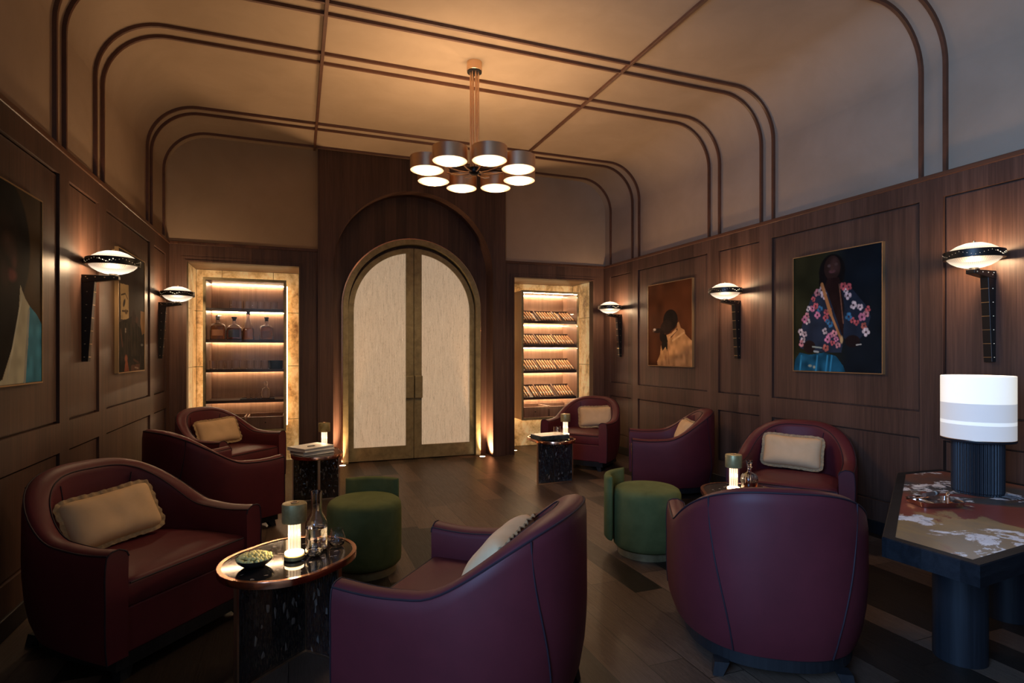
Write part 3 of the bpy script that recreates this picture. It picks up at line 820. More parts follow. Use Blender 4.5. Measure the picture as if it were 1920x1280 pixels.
# snack bowl
bw = thing('bowl', 'shallow dark bowl of pale green snacks on the near oval table', 'bowl', (-.168, 2.635, TZ))
MB().lathe([(0, 0), (.035, 0), (.052, .008), (.068, .022), (.076, .036), (.0745, .036), (.066, .024), (.050, .011), (.034, .004), (0, .003)], n=44, caps=False).build('dish', M['bowl'], bw, smooth=True, auto=60)
rng = random.Random(11)
me0 = None; placed = []
def snack(px, py, pz):
    global me0
    if me0 is None:
        mb = MB(); prof = [(0, -.0078)] + [(.0078*cos(a), .0078*sin(a)) for a in [-pi/2+pi*i/7 for i in range(1, 7)]] + [(0, .0078)]
        mb.lathe(prof, n=10); o = mb.build('snack_nut', M['snack'], smooth=True, auto=120); me0 = o
    else:
        o = me0.copy(); COL.objects.link(o)
    o.location = (px, py, pz); o.rotation_euler = (rng.random()*3, rng.random()*3, rng.random()*3); s = .85+.35*rng.random(); o.scale = (s, s*(.85+.2*rng.random()), s)
    tag(o, 'pale green snack heaped in the dark bowl', 'snack', 'pale green snacks in the bowl')
bxp, byp = -.168, 2.635
tries = 0
while len(placed) < 96 and tries < 9000:
    tries += 1
    r = .066*sqrt(rng.random()); a = rng.random()*2*pi
    hm = .034+.016*(1-(r/.066)**2)
    lay = rng.choice((0, 0, 1))
    zz = TZ+hm-lay*.012 if r < .056 else TZ+.034
    p = (bxp+r*cos(a), byp+r*sin(a), zz)
    if all((p[0]-q[0])**2+(p[1]-q[1])**2+(p[2]-q[2])**2 > .0118**2 for q in placed):
        placed.append(p); snack(*p)

# books on the second table
def book(name, label, loc, rz, sx, sy, h):
    t = thing(name, label, 'book', loc, rz, 'white books on the far left table')
    c = MB(); c.box(-sx/2, sx/2, -sy/2, sy/2, 0, .004); c.box(-sx/2, sx/2, -sy/2, sy/2, h-.004, h); c.box(-sx/2, -sx/2+.004, -sy/2, sy/2, .004, h-.004)
    c.build('cover', M['white'], t)
    MB().box(-sx/2+.004, sx/2-.006, -sy/2+.005, sy/2-.005, .004, h-.004).build('pages', M['page'], t)
    return t
book('book', 'white book, lower of the two on the far left table', (.125, 5.42, TZ), R(-62), .24, .30, .034)
book('book', 'white book, upper of the two with a pen on its cover', (.115, 5.415, TZ+.034), R(-55), .25, .31, .030)
pn = thing('pen', 'short dark pen lying on the upper white book', 'pen', (.115, 5.37, TZ+.064+.0045), R(25))
MB().tube([(-.035, 0, 0), (.030, 0, 0)], .0042, 8).build('barrel', M['ink'], pn, smooth=True)
MB().tube([(.030, 0, 0), (.040, 0, 0)], [.0042, .0008], 8).build('tip', M['stud'], pn, smooth=True)
# marble block on the third table
mbk = thing('stone_box', 'dark marbled box with its top reflection painted as a pale layer on the table before the humidor', 'box', (2.46, 5.45, TZ), R(8))
MB().box(-.17, .17, -.11, .11, 0, .042).build('body', M['marble_dark'], mbk, bevel=.004)
MB().box(-.165, .165, -.105, .105, .0421, .047).build('top_glare', M['marble_glare'], mbk, bevel=.001)  # pale layer paints the light reflected off the dark top
glassware('tumbler', 'small cut glass behind the marbled box near the humidor', 'glass', (2.66, 5.70, TZ), [(0,0),(.03,0),(.036,.01),(.040,.085),(.037,.085),(.033,.014),(0,.012)])

# decanter on table four
dc = glassware('decanter', 'fluted decanter half full of amber spirit beside the armchair on the right', 'decanter', (2.70, 2.895, TZ),
    [(0,0),(.044,0),(.050,.005),(.050,.085),(.046,.105),(.034,.122),(.016,.132),(.0135,.140),(.0135,.158),(.020,.163),(.018,.165),(.0115,.158),(.0115,.139),(.014,.130),(.032,.119),(.0435,.103),(.047,.084),(.047,.010),(0,.009)])
MB().lathe([(0,.0095),(.0465,.0105),(.0467,.076),(0,.076)], n=40, caps=False).build('spirit', M['amber_dark'], dc, smooth=True, auto=50)
MB().lathe([(0,.150),(.010,.150),(.0105,.166),(.012,.172),(.022,.205),(.018,.207),(.006,.182),(0,.180)], n=24, caps=False).build('stopper', M['clear'], dc, smooth=True, auto=60)
mb = MB()
for k in range(20):
    a = 2*pi*k/20; mb.tube([(r*cos(a), r*sin(a), z) for r, z in ((.0505,.07),(.0505,.086),(.0468,.105),(.036,.121))], .0035, 6)
mb.build('fluting', M['clear'], dc, smooth=True)
glassware('ashtray', 'low round glass dish beside the amber decanter', 'ashtray', (2.795, 2.88, TZ), [(0,0),(.045,0),(.05,.004),(.052,.024),(.046,.024),(.043,.008),(0,.007)])

# ------------------------------------------------------------------ hexagonal table
HZ = .58
F = (2.311, 1.347); Lp = (2.288, 1.702); BLp = (3.60, 2.575); Bp = (3.975, 2.557)
hc = ((F[0]+Bp[0])/2, (F[1]+Bp[1])/2)
hexp = [F, Lp, BLp, Bp, (3.975, 1.76), (3.70, 1.484)]
hexp = [(x-hc[0], y-hc[1]) for x, y in hexp][::-1]
ht = thing('console_table', 'low dark six-sided table with a red, ochre and white marble top', 'table', (hc[0], hc[1], 0))
def inset(poly, d):
    n = len(poly); out = []
    for i in range(n):
        p0, p1, p2 = Vector(poly[i-1]), Vector(poly[i]), Vector(poly[(i+1) % n])
        e1, e2 = (p1-p0).normalized(), (p2-p1).normalized()
        n1, n2 = Vector((-e1.y, e1.x)), Vector((-e2.y, e2.x)); b = (n1+n2).normalized()
        out.append(tuple(p1+b*(d/max(.3, b.dot(n1)))))
    return out
ar = sum(hexp[i][0]*hexp[(i+1) % 6][1]-hexp[(i+1) % 6][0]*hexp[i][1] for i in range(6))
if ar < 0: hexp = hexp[::-1]
Hi = inset(hexp, .045)
rows = []
for zo in ((0, HZ-.082), (.0, HZ-.078), (-.0, HZ-.004), (.004, HZ), (.045, HZ), (.045, HZ-.03)):
    q = inset(hexp, zo[0]) if zo[0] else hexp; rows.append([(x, y, zo[1]) for x, y in q])
rows.append([(x, y, HZ-.082) for x, y in Hi]); rows.append(rows[0])
MB().strip(rows, closed=True).build('rim', wood('ash_rim', (.005,.0055,.007), (.016,.017,.020), .6, spec=.12, horiz='x'), ht)
MB().prism(Hi, HZ-.078, HZ-.002).build('top', M['hex_marble'], ht)
def column(cx_, cy_, ang):
    mb = MB(); pts = []
    for (x, y) in stadium(.26, .20, 14): pts.append((x, y))
    rows = []
    for z in (0, HZ-.082): rows.append([(cx_+x*cos(ang)-y*sin(ang), cy_+x*sin(ang)+y*cos(ang), z) for x, y in pts])
    mb.strip(rows, closed=True); k = len(pts); mb.add(rows[0], [tuple(range(k))]); mb.add(rows[1], [tuple(range(k))])
    mb.build('leg', M['ash_table'], ht, auto=40)
column(2.775-hc[0], 1.70-hc[1], R(33)); column(3.43-hc[0], 1.88-hc[1], R(33))

# table lamp with banded shade
tl = thing('table_lamp', 'large table lamp with white banded shade and dark ribbed base', 'lamp', (3.52, 2.065, HZ))
n = 352; rows = []
for z, k in ((.0, .97), (.006, .97), (.012, 1.), (.275, 1.), (.285, .97)):
    rows.append([((.115+.003*cos(44*2*pi*i/n))*k*cos(2*pi*i/n), (.115+.003*cos(44*2*pi*i/n))*k*sin(2*pi*i/n), z) for i in range(n)])
mb = MB(); mb.strip(rows, closed=True); mb.add(rows[0], [tuple(range(n))]); mb.add(rows[-1], [tuple(range(n))])
mb.build('base', M['lampbase'], tl)
MB().lathe([(.0, .285), (.165, .286), (.168, .290), (.168, .297), (.160, .298), (0, .298)], n=60).build('shade_ring', M['lampbase'], tl, auto=40)
MB().lathe([(.155, .2982), (.1672, .2982), (.1672, .3005), (.155, .3005)], n=60, caps=False).build('shade_trim', M['brass'], tl, auto=40)
mb = MB(); mb.lathe([(.164, .30), (.166, .302), (.166, .640), (.164, .642), (.162, .640), (.162, .302)], n=64, caps=False)
mb.build('shade', M['shade'], tl, smooth=True)
ld = bpy.data.lights.new('lamp_bulb', 'POINT'); ld.energy = 5; ld.color = (1., .80, .56); ld.shadow_soft_size = .05
lo = bpy.data.objects.new('lamp_bulb', ld); COL.objects.link(lo); lo.location = (3.52, 2.065, HZ+.5)

# cigar tray
tr = thing('cigar_tray', 'small copper ashtray tray on the marble table top', 'tray', (3.035, 1.975, HZ), R(-18))
def rrect(w, h, r, n=6):
    pts = []
    for cx_, cy_, a0 in ((w/2-r, -h/2+r, -90), (w/2-r, h/2-r, 0), (-w/2+r, h/2-r, 90), (-w/2+r, -h/2+r, 180)):
        for i in range(n+1): a = R(a0+90*i/n); pts.append((cx_+r*cos(a), cy_+r*sin(a)))
    return pts
o0, o1, o2 = rrect(.24, .15, .03), rrect(.255, .165, .035), rrect(.247, .157, .032)
rows = [[(x, y, 0) for x, y in o0], [(x, y, .026) for x, y in o1], [(x, y, .026) for x, y in o2], [(x*.97, y*.97, .004) for x, y in o0]]
mb = MB(); mb.strip(rows, closed=True); mb.add(rows[0], [tuple(range(len(o0)))]); mb.add(rows[3], [tuple(range(len(o0)))])
mb.build('dish', pbr('rose_metal', (.82,.60,.50), .10, 1.), tr, auto=40)
tr.scale = (.9, .9, .9)
MB().box(-.045, .01, -.066, .066, .0045, .020).build('cigar_rest', M['steel'], tr, bevel=.004)
M['cigar_dark'] = mottled('dark_cigar_leaf', (.10,.05,.035), (.17,.09,.06), .6, scale=40, bump=.1)  # leaf without the LED light that is painted into the humidor cigars
def make_cigar(L=.125, r=.0085, leaf='cigar'):
    t = thing('cigar', '', 'cigar', (0,0,0))
    MB().tube([(-L/2, 0, 0), (-L/2+.012, 0, 0), (L/2-.012, 0, 0), (L/2-.004, 0, 0), (L/2, 0, 0)], [r*.96, r, r, r*.8, r*.3], 10).build('wrapper', M[leaf], t, smooth=True, auto=50)
    MB().tube([(L*.16, 0, 0), (L*.27, 0, 0)], r*1.05, 10).build('band', M['cigar_band'], t, smooth=True, auto=50)
    return t
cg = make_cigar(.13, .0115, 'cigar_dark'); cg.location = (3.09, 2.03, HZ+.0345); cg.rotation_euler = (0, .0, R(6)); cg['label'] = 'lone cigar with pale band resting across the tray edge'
ct = thing('cigar_cutter', 'small gold cigar cutter standing in the tray', 'cutter', (3.085, 1.945, HZ+.004), R(20))
MB().tube([(0, 0, .004), (0, 0, .045)], .007, 10).build('stem', M['brass'], ct, smooth=True)
for sg in (-1, 1): MB().tube([(sg*.013+.011*cos(a), 0, .046+.011*sin(a)) for a in [2*pi*i/16 for i in range(16)]], .003, 6, closed=True).build('finger_ring', M['brass'], ct)

# ------------------------------------------------------------------ wall sconces
def make_sconce():
    # local: wall plane x=0, room towards +x, z is world height relative to 0
    t = thing('wall_sconce', '', 'wall lamp', (0,0,0), 0, 'brass wall sconces')
    zc, px, r = 1.945, .175, .152
    mb = MB(); # tapered blade
    z0, z1 = 1.29, 1.852
    vs = [(.0, -.024, z0), (.042, -.024, z0), (.042, .024, z0), (0, .024, z0), (0, -.024, z1), (.080, -.024, z1), (.080, .024, z1), (0, .024, z1)]
    mb.add(vs, [(0,3,2,1),(4,5,6,7),(0,1,5,4),(1,2,6,5),(2,3,7,6),(3,0,4,7)])
    bl = mb.build('blade', M['black_metal'], t, bevel=.003)
    st = MB()
    for k in range(7):
        z = z0+.03+k*.085; w_ = .021+.019*(z-z0)/(z1-z0)
        for sg in (-1, 1): st.lathe([(0, -.003), (.004, -.002), (.004, .002), (0, .003)], (w_, sg*.0245, z), 8)
        st.box(w_*2-.001, w_*2+.0022, -.022, .022, z-.002, z+.002)
    st.build('studs', M['stud'], bl)
    mb = MB(); vs = [(.0, -.026, 1.800), (px+.035, -.026, 1.832), (px+.035, .026, 1.832), (0, .026, 1.800), (0, -.026, 1.856), (px+.035, -.026, 1.856), (px+.035, .026, 1.856), (0, .026, 1.856)]
    mb.add(vs, [(0,3,2,1),(4,5,6,7),(0,1,5,4),(1,2,6,5),(2,3,7,6),(3,0,4,7)])
    am = mb.build('arm', M['black_metal'], t, bevel=.003)
    for k in range(4):
        for sg in (-1, 1): MB().lathe([(0, -.003), (.004, -.002), (.004, .002), (0, .003)], (.03+k*.052, sg*.0265, 1.842), 8).build('stud', M['stud'], am)
    MB().lathe([(0, 1.852), (.028, 1.853), (.03, 1.858), (.022, 1.872), (0, 1.873)], (px, 0, 0), 24).build('socket', M['black_metal'], t, smooth=True)
    dome_lo = [(.018, 1.866), (.05, 1.870), (.085, 1.882), (.115, 1.900), (.136, 1.922)]
    dome_hi = [(.136, 1.966), (.115, 1.984), (.085, 2.003), (.05, 2.016), (.02, 2.020), (0, 2.0205)]
    def dome(prof, nm):
        o = MB().lathe(prof, (0, 0, 0), 40, caps=False).build(nm, M['dome'], t, smooth=True, auto=80); o.location = (px, 0, 0)
    dome(dome_lo, 'lower_glass'); dome(dome_hi, 'upper_glass')
    MB().lathe([(.134, 1.922), (r, 1.920), (r+.002, 1.922), (r+.002, 1.966), (r, 1.968), (.134, 1.967), (.134, 1.922)], (px, 0, 0), 56, caps=False).build('band', M['black_metal'], t, auto=40)
    MB().lathe([(0, 2.020), (.008, 2.020), (.008, 2.032), (0, 2.034)], (px, 0, 0), 12).build('finial', M['stud'], t, smooth=True)
    d1, d2_ = MB(), MB()
    for k in range(48):
        a = 2*pi*(k+.5)/48; tri = abs((k % 12)-6)/6.
        z = 1.931+.026*(1-abs(2*((k % 12)/12.)-1))
        z = 1.932+.024*abs(((k % 8)/4.)-1)
        br = abs(((a+pi) % (2*pi))-pi) > 10
        (d1).lathe([(0, -.0018), (.0018, 0), (0, .0018)], (px+(r+.0018)*cos(a), (r+.0018)*sin(a), z), 6)
    for sgy in (-1, 1):
        for q in range(5):
            a = R(-90+(q-2)*7) if sgy < 0 else R(90+(q-2)*7)
            d2_.lathe([(0, -.0036), (.0036, 0), (0, .0036)], (px+(r+.001)*cos(a), (r+.001)*sin(a), 1.934+.008*abs(q-2)), 8)
    d1.build('perforations', M['dot'], t); d2_.build('bright_perforations', M['dot2'], t)
    bulb((px, 0, 1.945), 25, (1., .66, .37), t)
    # stay to the wall
    MB().tube([(0, 0, 1.945), (.03, 0, 1.945)], .016, 12).build('wall_stay', M['black_metal'], t, smooth=True)
    return t
sp = make_sconce()
sc = [(XL+.014, 4.478, 0, 'wall sconce on the left wall between the two paintings'),
      (XL+.014, 6.665, 0, 'wall sconce on the left wall beside the bottle cabinet'),
      (XR-.014, 2.297, pi, 'wall sconce above the large white-shaded table lamp'),
      (XR-.014, 4.478, pi, 'wall sconce on the right wall between the two paintings'),
      (XR-.014, 6.665, pi, 'wall sconce on the right wall beside the humidor cabinet')]
for i, (x, y, a, lab) in enumerate(sc):
    if i == 0: sp.location = (x, y, 0); sp['label'] = lab
    else: dup(sp, (x, y, 0), a, lab)

# ------------------------------------------------------------------ chandelier
cd = thing('chandelier', 'brass chandelier with eight drum shades on slim rods', 'chandelier', (1.357, 4.50, 0))
MB().lathe([(.062, ZC-.0), (.062, ZC-.070), (.058, ZC-.074), (.05, ZC-.074), (0, ZC-.074)], n=40).build('canopy', M['brass'], cd, auto=40)
MB().lathe([(.060, ZC-.0745), (.060, ZC-.083), (0, ZC-.083)], n=40).build('canopy_plate', M['black_metal'], cd, auto=40)
zb = 2.794; rr = .392; zh = 2.845
for k in range(8):
    a = 2*pi*k/8; a2 = a+pi/8*0
    MB().tube([(.034*cos(a), .034*sin(a), ZC-.08), (.034*cos(a), .034*sin(a), zh)], .0062, 10).build('rod', M['brass'], cd, smooth=True, auto=50)
    pts = [(.034*cos(a), .034*sin(a), zh+.004), (.040*cos(a), .040*sin(a), zh-.02), (.06*cos(a), .06*sin(a), zh-.03), (.12*cos(a), .12*sin(a), zh-.028), (.19*cos(a), .19*sin(a), zh-.015), (rr-.132, 0, 0)]
    pts[-1] = ((rr-.130)*cos(a), (rr-.130)*sin(a), zh+.01)
    MB().tube(pts, .0055, 8).build('arm', M['brass'], cd, smooth=True, auto=50)
    c0 = (rr*cos(a), rr*sin(a), 0)
    s = MB().lathe([(.132, zb), (.1345, zb+.001), (.1345, zb+.104), (.132, zb+.105), (.130, zb+.104), (.130, zb+.001)], c0, 48, caps=False).build('drum_shade', M['brass'], cd, auto=40)
    MB().lathe([(0, zb+.004), (.1285, zb+.004), (.1285, zb+.010), (0, zb+.010)], c0, 48, caps=False).build('lower_diffuser', M['diffuser'], s, auto=40)
    bulb((rr*cos(a), rr*sin(a), zb+.045), 42, (1., .67, .37), cd, .025)
    MB().lathe([(0, zb+.088), (.1285, zb+.088), (.1285, zb+.094), (0, zb+.094)], c0, 48, caps=False).build('upper_diffuser', M['diffuser_up'], s, auto=40)
MB().lathe([(0, zh-.045), (.03, zh-.04), (.046, zh-.02), (.046, zh+.012), (.03, zh+.018), (0, zh+.018)], n=32).build('hub', M['black_metal'], cd, smooth=True, auto=50)

# ------------------------------------------------------------------ paintings
def paint(w, h, fn):
    nu, nv = 200, 236
    U, V = np.meshgrid(np.linspace(0, 1, nu), np.linspace(0, 1, nv))
    img = fn(U, V)
    return nu, nv, np.clip(img, 0, 1)
class Cv:
    def __init__(s, U, V): s.U, s.V = U, V; s.im = np.zeros(U.shape+(3,)); s.rs = np.random.RandomState(5)
    def nz(s, sc, seed=0):
        rs = np.random.RandomState(seed); g = rs.rand(sc+2, sc+2)
        x = s.U*sc; y = s.V*sc; i = x.astype(int); j = y.astype(int); fx = x-i; fy = y-j
        fx = fx*fx*(3-2*fx); fy = fy*fy*(3-2*fy)
        return (g[j, i]*(1-fx)+g[j, i+1]*fx)*(1-fy)+(g[j+1, i]*(1-fx)+g[j+1, i+1]*fx)*fy
    def fill(s, m, c, var=.0, seed=1):
        c = np.array(c); k = (1+var*(s.nz(18, seed)-.5)*2)[..., None]
        m = m[..., None] if m.ndim == 2 else m
        s.im = s.im*(1-m)+(c*k)*m
    def ell(s, cx, cy, rx, ry, c, soft=.03, rot=0, var=.2, seed=1):
        du, dv = s.U-cx, s.V-cy; a, b = du*cos(rot)+dv*sin(rot), -du*sin(rot)+dv*cos(rot)
        d = np.sqrt((a/rx)**2+(b/ry)**2); s.fill(np.clip((1+soft-d)/(2*soft), 0, 1), c, var, seed)
    def poly(s, pts, c, var=.25, seed=2):
        m = np.zeros(s.U.shape, bool); n = len(pts)
        for i in range(n):
            (x0, y0), (x1, y1) = pts[i], pts[(i+1) % n]
            if y0 == y1: continue
            cnd = ((s.V >= min(y0, y1)) & (s.V < max(y0, y1))) & (s.U < (x1-x0)*(s.V-y0)/(y1-y0)+x0)
            m ^= cnd
        s.fill(m.astype(float), c, var, seed)
        return m
    def stroke(s, x0, y0, x1, y1, w, c, var=.2):
        dx, dy = x1-x0, y1-y0; L = dx*dx+dy*dy+1e-9
        t = np.clip(((s.U-x0)*dx+(s.V-y0)*dy)/L, 0, 1); d = np.hypot(s.U-x0-t*dx, s.V-y0-t*dy)
        s.fill(np.clip((w-d)/(w*.4), 0, 1), c, var)
def art_floral(U, V):
    c = Cv(U, V); k = np.clip((U-.35)/.3, 0, 1)[..., None]
    c.im = np.array((.020,.020,.008))*(1-k)+np.array((.006,.009,.012))*k; c.im *= (.7+.6*c.nz(9, 3))[..., None]
    c.ell(.47, .17, .15, .15, (.006,.005,.005)); c.ell(.42, .25, .10, .12, (.007,.005,.005))
    c.ell(.475, .135, .095, .10, (.028,.013,.010)); c.ell(.50, .12, .05, .05, (.06,.028,.022), .5)
    c.ell(.44, .115, .02, .012, (.10,.06,.05), .3); c.ell(.52, .11, .02, .012, (.09,.05,.04), .3); c.ell(.475, .165, .035, .014, (.11,.04,.04), .3); c.ell(.475, .135, .018, .03, (.07,.03,.02), .4)
    c.poly([(.42,.22),(.55,.22),(.60,.34),(.60,.70),(.44,.55),(.38,.30)], (.020,.008,.007))
    c.poly([(.36,.27),(.24,.34),(.14,.52),(.07,.70),(.08,.80),(.20,.83),(.40,.84),(.58,.84),(.60,.73),(.52,.55),(.42,.33)], (.020,.028,.045))
    c.poly([(.56,.27),(.70,.33),(.84,.47),(.89,.56),(.84,.68),(.72,.78),(.60,.72),(.61,.45)], (.015,.022,.035))
    rs = np.random.RandomState(4)
    def flower(x, y, r, col):
        for q in range(5):
            a = q*2*pi/5+rs.rand(); c.ell(x+r*.8*cos(a), y+r*.8*sin(a)*.85, r*.55, r*.5, col, .25, var=.5, seed=q)
        c.ell(x, y, r*.35, r*.35, (.05,.02,.03), .3)
    cols = [(.55,.22,.22), (.62,.50,.46), (.50,.10,.10), (.60,.20,.28), (.55,.42,.40), (.45,.12,.08), (.04,.14,.24)]
    for x, y, k2 in [(.30,.33,0),(.35,.31,1),(.38,.36,4),(.25,.38,2),(.19,.46,1),(.24,.46,3),(.28,.44,2),(.30,.52,3),(.17,.52,0),(.18,.57,1),(.14,.55,3),(.33,.47,6),(.41,.50,2),(.44,.49,5),(.40,.55,2),(.09,.66,1),(.14,.68,4),(.12,.73,1),(.10,.76,0),(.45,.60,6),(.39,.66,1),(.42,.58,6),(.45,.70,3),(.50,.68,0),(.42,.73,3),(.48,.76,2),(.40,.80,5),(.54,.78,0),(.52,.73,3),(.60,.30,2),(.63,.34,1),(.66,.31,2),(.65,.38,4),(.71,.46,1),(.78,.48,4),(.86,.50,2),(.84,.54,0),(.80,.56,3),(.70,.58,2),(.74,.60,2),(.82,.63,5),(.84,.68,1),(.66,.55,6)]:
        flower(x, y, .020+.010*rs.rand(), cols[k2])
    c.stroke(.355, .265, .46, .52, .022, (.42,.17,.055)); c.stroke(.46, .52, .575, .73, .015, (.40,.17,.06)); c.ell(.58, .735, .016, .03, (.55,.35,.15), .3)
    c.stroke(.555, .28, .60, .60, .008, (.16,.07,.04))
    c.ell(.20, .79, .075, .055, (.020,.010,.009)); c.ell(.70, .75, .08, .05, (.014,.008,.008))
    m = c.poly([(.02,.90),(.08,.84),(.2,.86),(.38,.84),(.52,.87),(.60,.95),(.62,1.),(.0,1.)], (.012,.085,.14), .6)
    for x in (.10,.30,.42,.47): c.stroke(x, .87, x-.02, 1., .012, (.03,.20,.32), .5)
    c.stroke(.24, .79, .35, .80, .008, (.30,.34,.26)); c.stroke(.26, .83, .31, .835, .01, (.4,.42,.36)); c.stroke(.74, .78, .79, .775, .006, (.5,.45,.36))
    c.ell(.21, .955, .022, .010, (.32,.36,.24), .4); c.ell(.26, .965, .014, .012, (.32,.36,.24), .4)
    return c.im
def art_coat(U, V):
    c = Cv(U, V); c.im = np.array((.085,.026,.009))*(.55+.7*c.nz(7, 6))[..., None]*(1-.45*np.clip(.45-U, 0, 1)*2*np.clip(V, .3, 1))[..., None]
    c.ell(.53, .45, .165, .125, (.010,.006,.005)); c.ell(.45, .53, .13, .085, (.016,.008,.006)); c.ell(.36, .54, .06, .05, (.020,.010,.007), .2)
    c.ell(.24, .57, .11, .03, (.016,.008,.006)); c.ell(.34, .64, .06, .07, (.012,.006,.005)); c.poly([(.34,.62),(.46,.62),(.48,.82),(.36,.86),(.33,.75)], (.008,.005,.004))
    c.ell(.155, .555, .03, .014, (.50,.38,.30), .4); c.ell(.13, .575, .022, .010, (.10,.06,.04), .4)
    c.poly([(.72,.48),(.76,.55),(.84,.58),(.86,.63),(1.,.71),(1.,1.),(.23,1.),(.22,.95),(.29,.86),(.31,.75),(.35,.82),(.42,.77),(.46,.83),(.47,.70),(.44,.63),(.55,.61),(.68,.54),(.69,.49)], (.36,.185,.075), .35)
    c.stroke(.55, .65, .68, .57, .018, (.10,.045,.02)); c.stroke(.58, .70, .83, .61, .014, (.46,.27,.12)); c.stroke(.50, .66, .66, .58, .012, (.46,.26,.12))
    c.stroke(.47, .72, .50, .98, .010, (.26,.12,.05)); c.ell(.9, .84, .05, .06, (.26,.13,.055), .6); c.ell(.42, .90, .02, .03, (.22,.10,.04), .5)
    return c.im
def art_profile(U, V):
    c = Cv(U, V); c.im = np.array((.050,.030,.014))*(.6+.6*c.nz(6, 8))[..., None]
    c.ell(.42, .30, .40, .34, (.008,.007,.007)); c.poly([(.0,.3),(.62,.45),(.70,.55),(.60,.78),(.40,1.),(0,1.)], (.007,.006,.006))
    c.ell(.46, .34, .20, .20, (.018,.012,.010), .3); c.ell(.52, .30, .08, .05, (.045,.026,.020), .5); c.ell(.58, .36, .05, .04, (.04,.022,.018), .5)
    c.ell(.56, .45, .06, .030, (.12,.035,.035), .4); c.ell(.59, .385, .03, .03, (.07,.03,.026), .5); c.ell(.47, .45, .05, .05, (.03,.016,.014), .5)
    c.poly([(.676,.49),(.74,.55),(.81,.59),(.80,.80),(.72,1.),(.30,1.),(.44,.97),(.60,.77),(.66,.6)], (.37,.36,.27), .18)
    c.poly([(.81,.59),(.92,.63),(1.,.68),(1.,1.),(.72,1.),(.79,.80)], (.050,.20,.30), .3)
    c.stroke(.80, .62, .74, .99, .018, (.26,.28,.26)); c.stroke(.70, .55, .50, .97, .012, (.42,.42,.34))
    return c.im
def art_interior(U, V):
    c = Cv(U, V); c.im = np.array((.036,.026,.022))*(.7+.5*c.nz(5, 9))[..., None]
    c.poly([(.05,.28),(.36,.27),(.37,.56),(.09,.57)], (.34,.24,.115), .15)
    c.stroke(.07, .28, .10, .56, .006, (.03,.02,.01)); c.stroke(.10, .37, .24, .35, .008, (.04,.025,.015)); c.stroke(.24, .35, .33, .39, .006, (.04,.025,.015))
    c.ell(.20, .43, .05, .025, (.025,.018,.012), .2, -.6); c.stroke(.13, .50, .34, .49, .009, (.05,.03,.02)); c.ell(.27, .50, .05, .02, (.08,.05,.025), .3); c.stroke(.14, .56, .16, .48, .006, (.04,.02,.01))
    c.poly([(.0,.60),(.35,.55),(.62,.50),(.72,.60),(.85,.62),(1.,.66),(1.,1.),(0,1.)], (.012,.008,.006), .6)
    c.poly([(.84,.46),(1.,.46),(1.,.66),(.90,.68),(.83,.58)], (.22,.115,.042), .3)
    c.ell(.68, .55, .05, .03, (.07,.03,.02), .3); c.ell(.55, .54, .07, .07, (.026,.015,.012), .3); c.stroke(.08, .66, .14, .78, .02, (.06,.025,.012))
    for x in (.22,.3,.45,.58,.7): c.stroke(x, .60, x+.03, .86, .015, (.026,.018,.010), .6)
    c.ell(.25, .645, .018, .010, (.20,.17,.14), .4); c.ell(.25, .665, .018, .010, (.20,.17,.14), .4); c.ell(.9, .77, .05, .010, (.14,.13,.12), .4)
    c.ell(.27, .89, .05, .03, (.20,.065,.035), .3); c.poly([(.25,.91),(.32,.91),(.38,1.),(.20,1.)], (.20,.060,.030)); c.poly([(.45,.95),(.8,.94),(.8,1.),(.45,1.)], (.06,.025,.015)); c.stroke(.55, .90, .75, .93, .012, (.05,.022,.014)); c.stroke(.60, .97, .74, .98, .008, (.20,.14,.11))
    return c.im
def painting(label, side, y0, y1, z0, z1, fn, group='portrait paintings'):
    x = XL+.0145 if side == 'left' else XR-.0145; sg = 1 if side == 'left' else -1
    t = thing('painting', label, 'painting', (x, (y0+y1)/2, (z0+z1)/2), 0 if side == 'left' else pi)
    w, h = y1-y0, z1-z0
    # local: room towards +x; viewed from the room, the left end is -y on the left wall and (after the half turn) local -y as well
    nu, nv, im = paint(w, h, fn)
    vs, fs, cs = [], [], []
    for j in range(nv):
        for i in range(nu):
            u, v = i/(nu-1), j/(nv-1)
            vs.append((.030, -w/2+u*w, h/2-v*h)); cs.append(im[j, i])
    for j in range(nv-1):
        for i in range(nu-1): a = j*nu+i; fs.append((a, a+nu, a+nu+1, a+1))
    me = bpy.data.meshes.new('canvas'); me.from_pydata(vs, [], fs); me.update()
    ca = me.color_attributes.new('paint', 'FLOAT_COLOR', 'POINT')
    ca.data.foreach_set('color', np.array([(*c, 1.) for c in cs], dtype=np.float32).ravel())
    o = bpy.data.objects.new('canvas', me); COL.objects.link(o); me.materials.append(M['art']); o.parent = t
    f = MB(); b = .007
    f.box(0, .034, -w/2-b, -w/2, -h/2-b, h/2+b); f.box(0, .034, w/2, w/2+b, -h/2-b, h/2+b); f.box(0, .034, -w/2, w/2, -h/2-b, -h/2); f.box(0, .034, -w/2, w/2, h/2, h/2+b)
    f.box(0, .026, -w/2, w/2, -h/2, h/2)
    f.build('frame', M['gilt'], t)
    return t
painting('painting of a dark profile in white collar and blue jacket, cut by the picture edge', 'left', 2.99, 3.766, 1.195, 2.155, art_profile)
painting('dark painting with a cream ink poster and an orange bottle behind the sconce', 'left', 5.175, 5.972, 1.195, 2.155, art_interior)
painting('painting of a seated figure in a floral jacket and blue skirt', 'right', 2.993, 3.793, 1.195, 2.160, art_floral)
painting('brown painting of a smoking figure in a cream coat', 'right', 5.158, 5.988, 1.195, 2.158, art_coat)

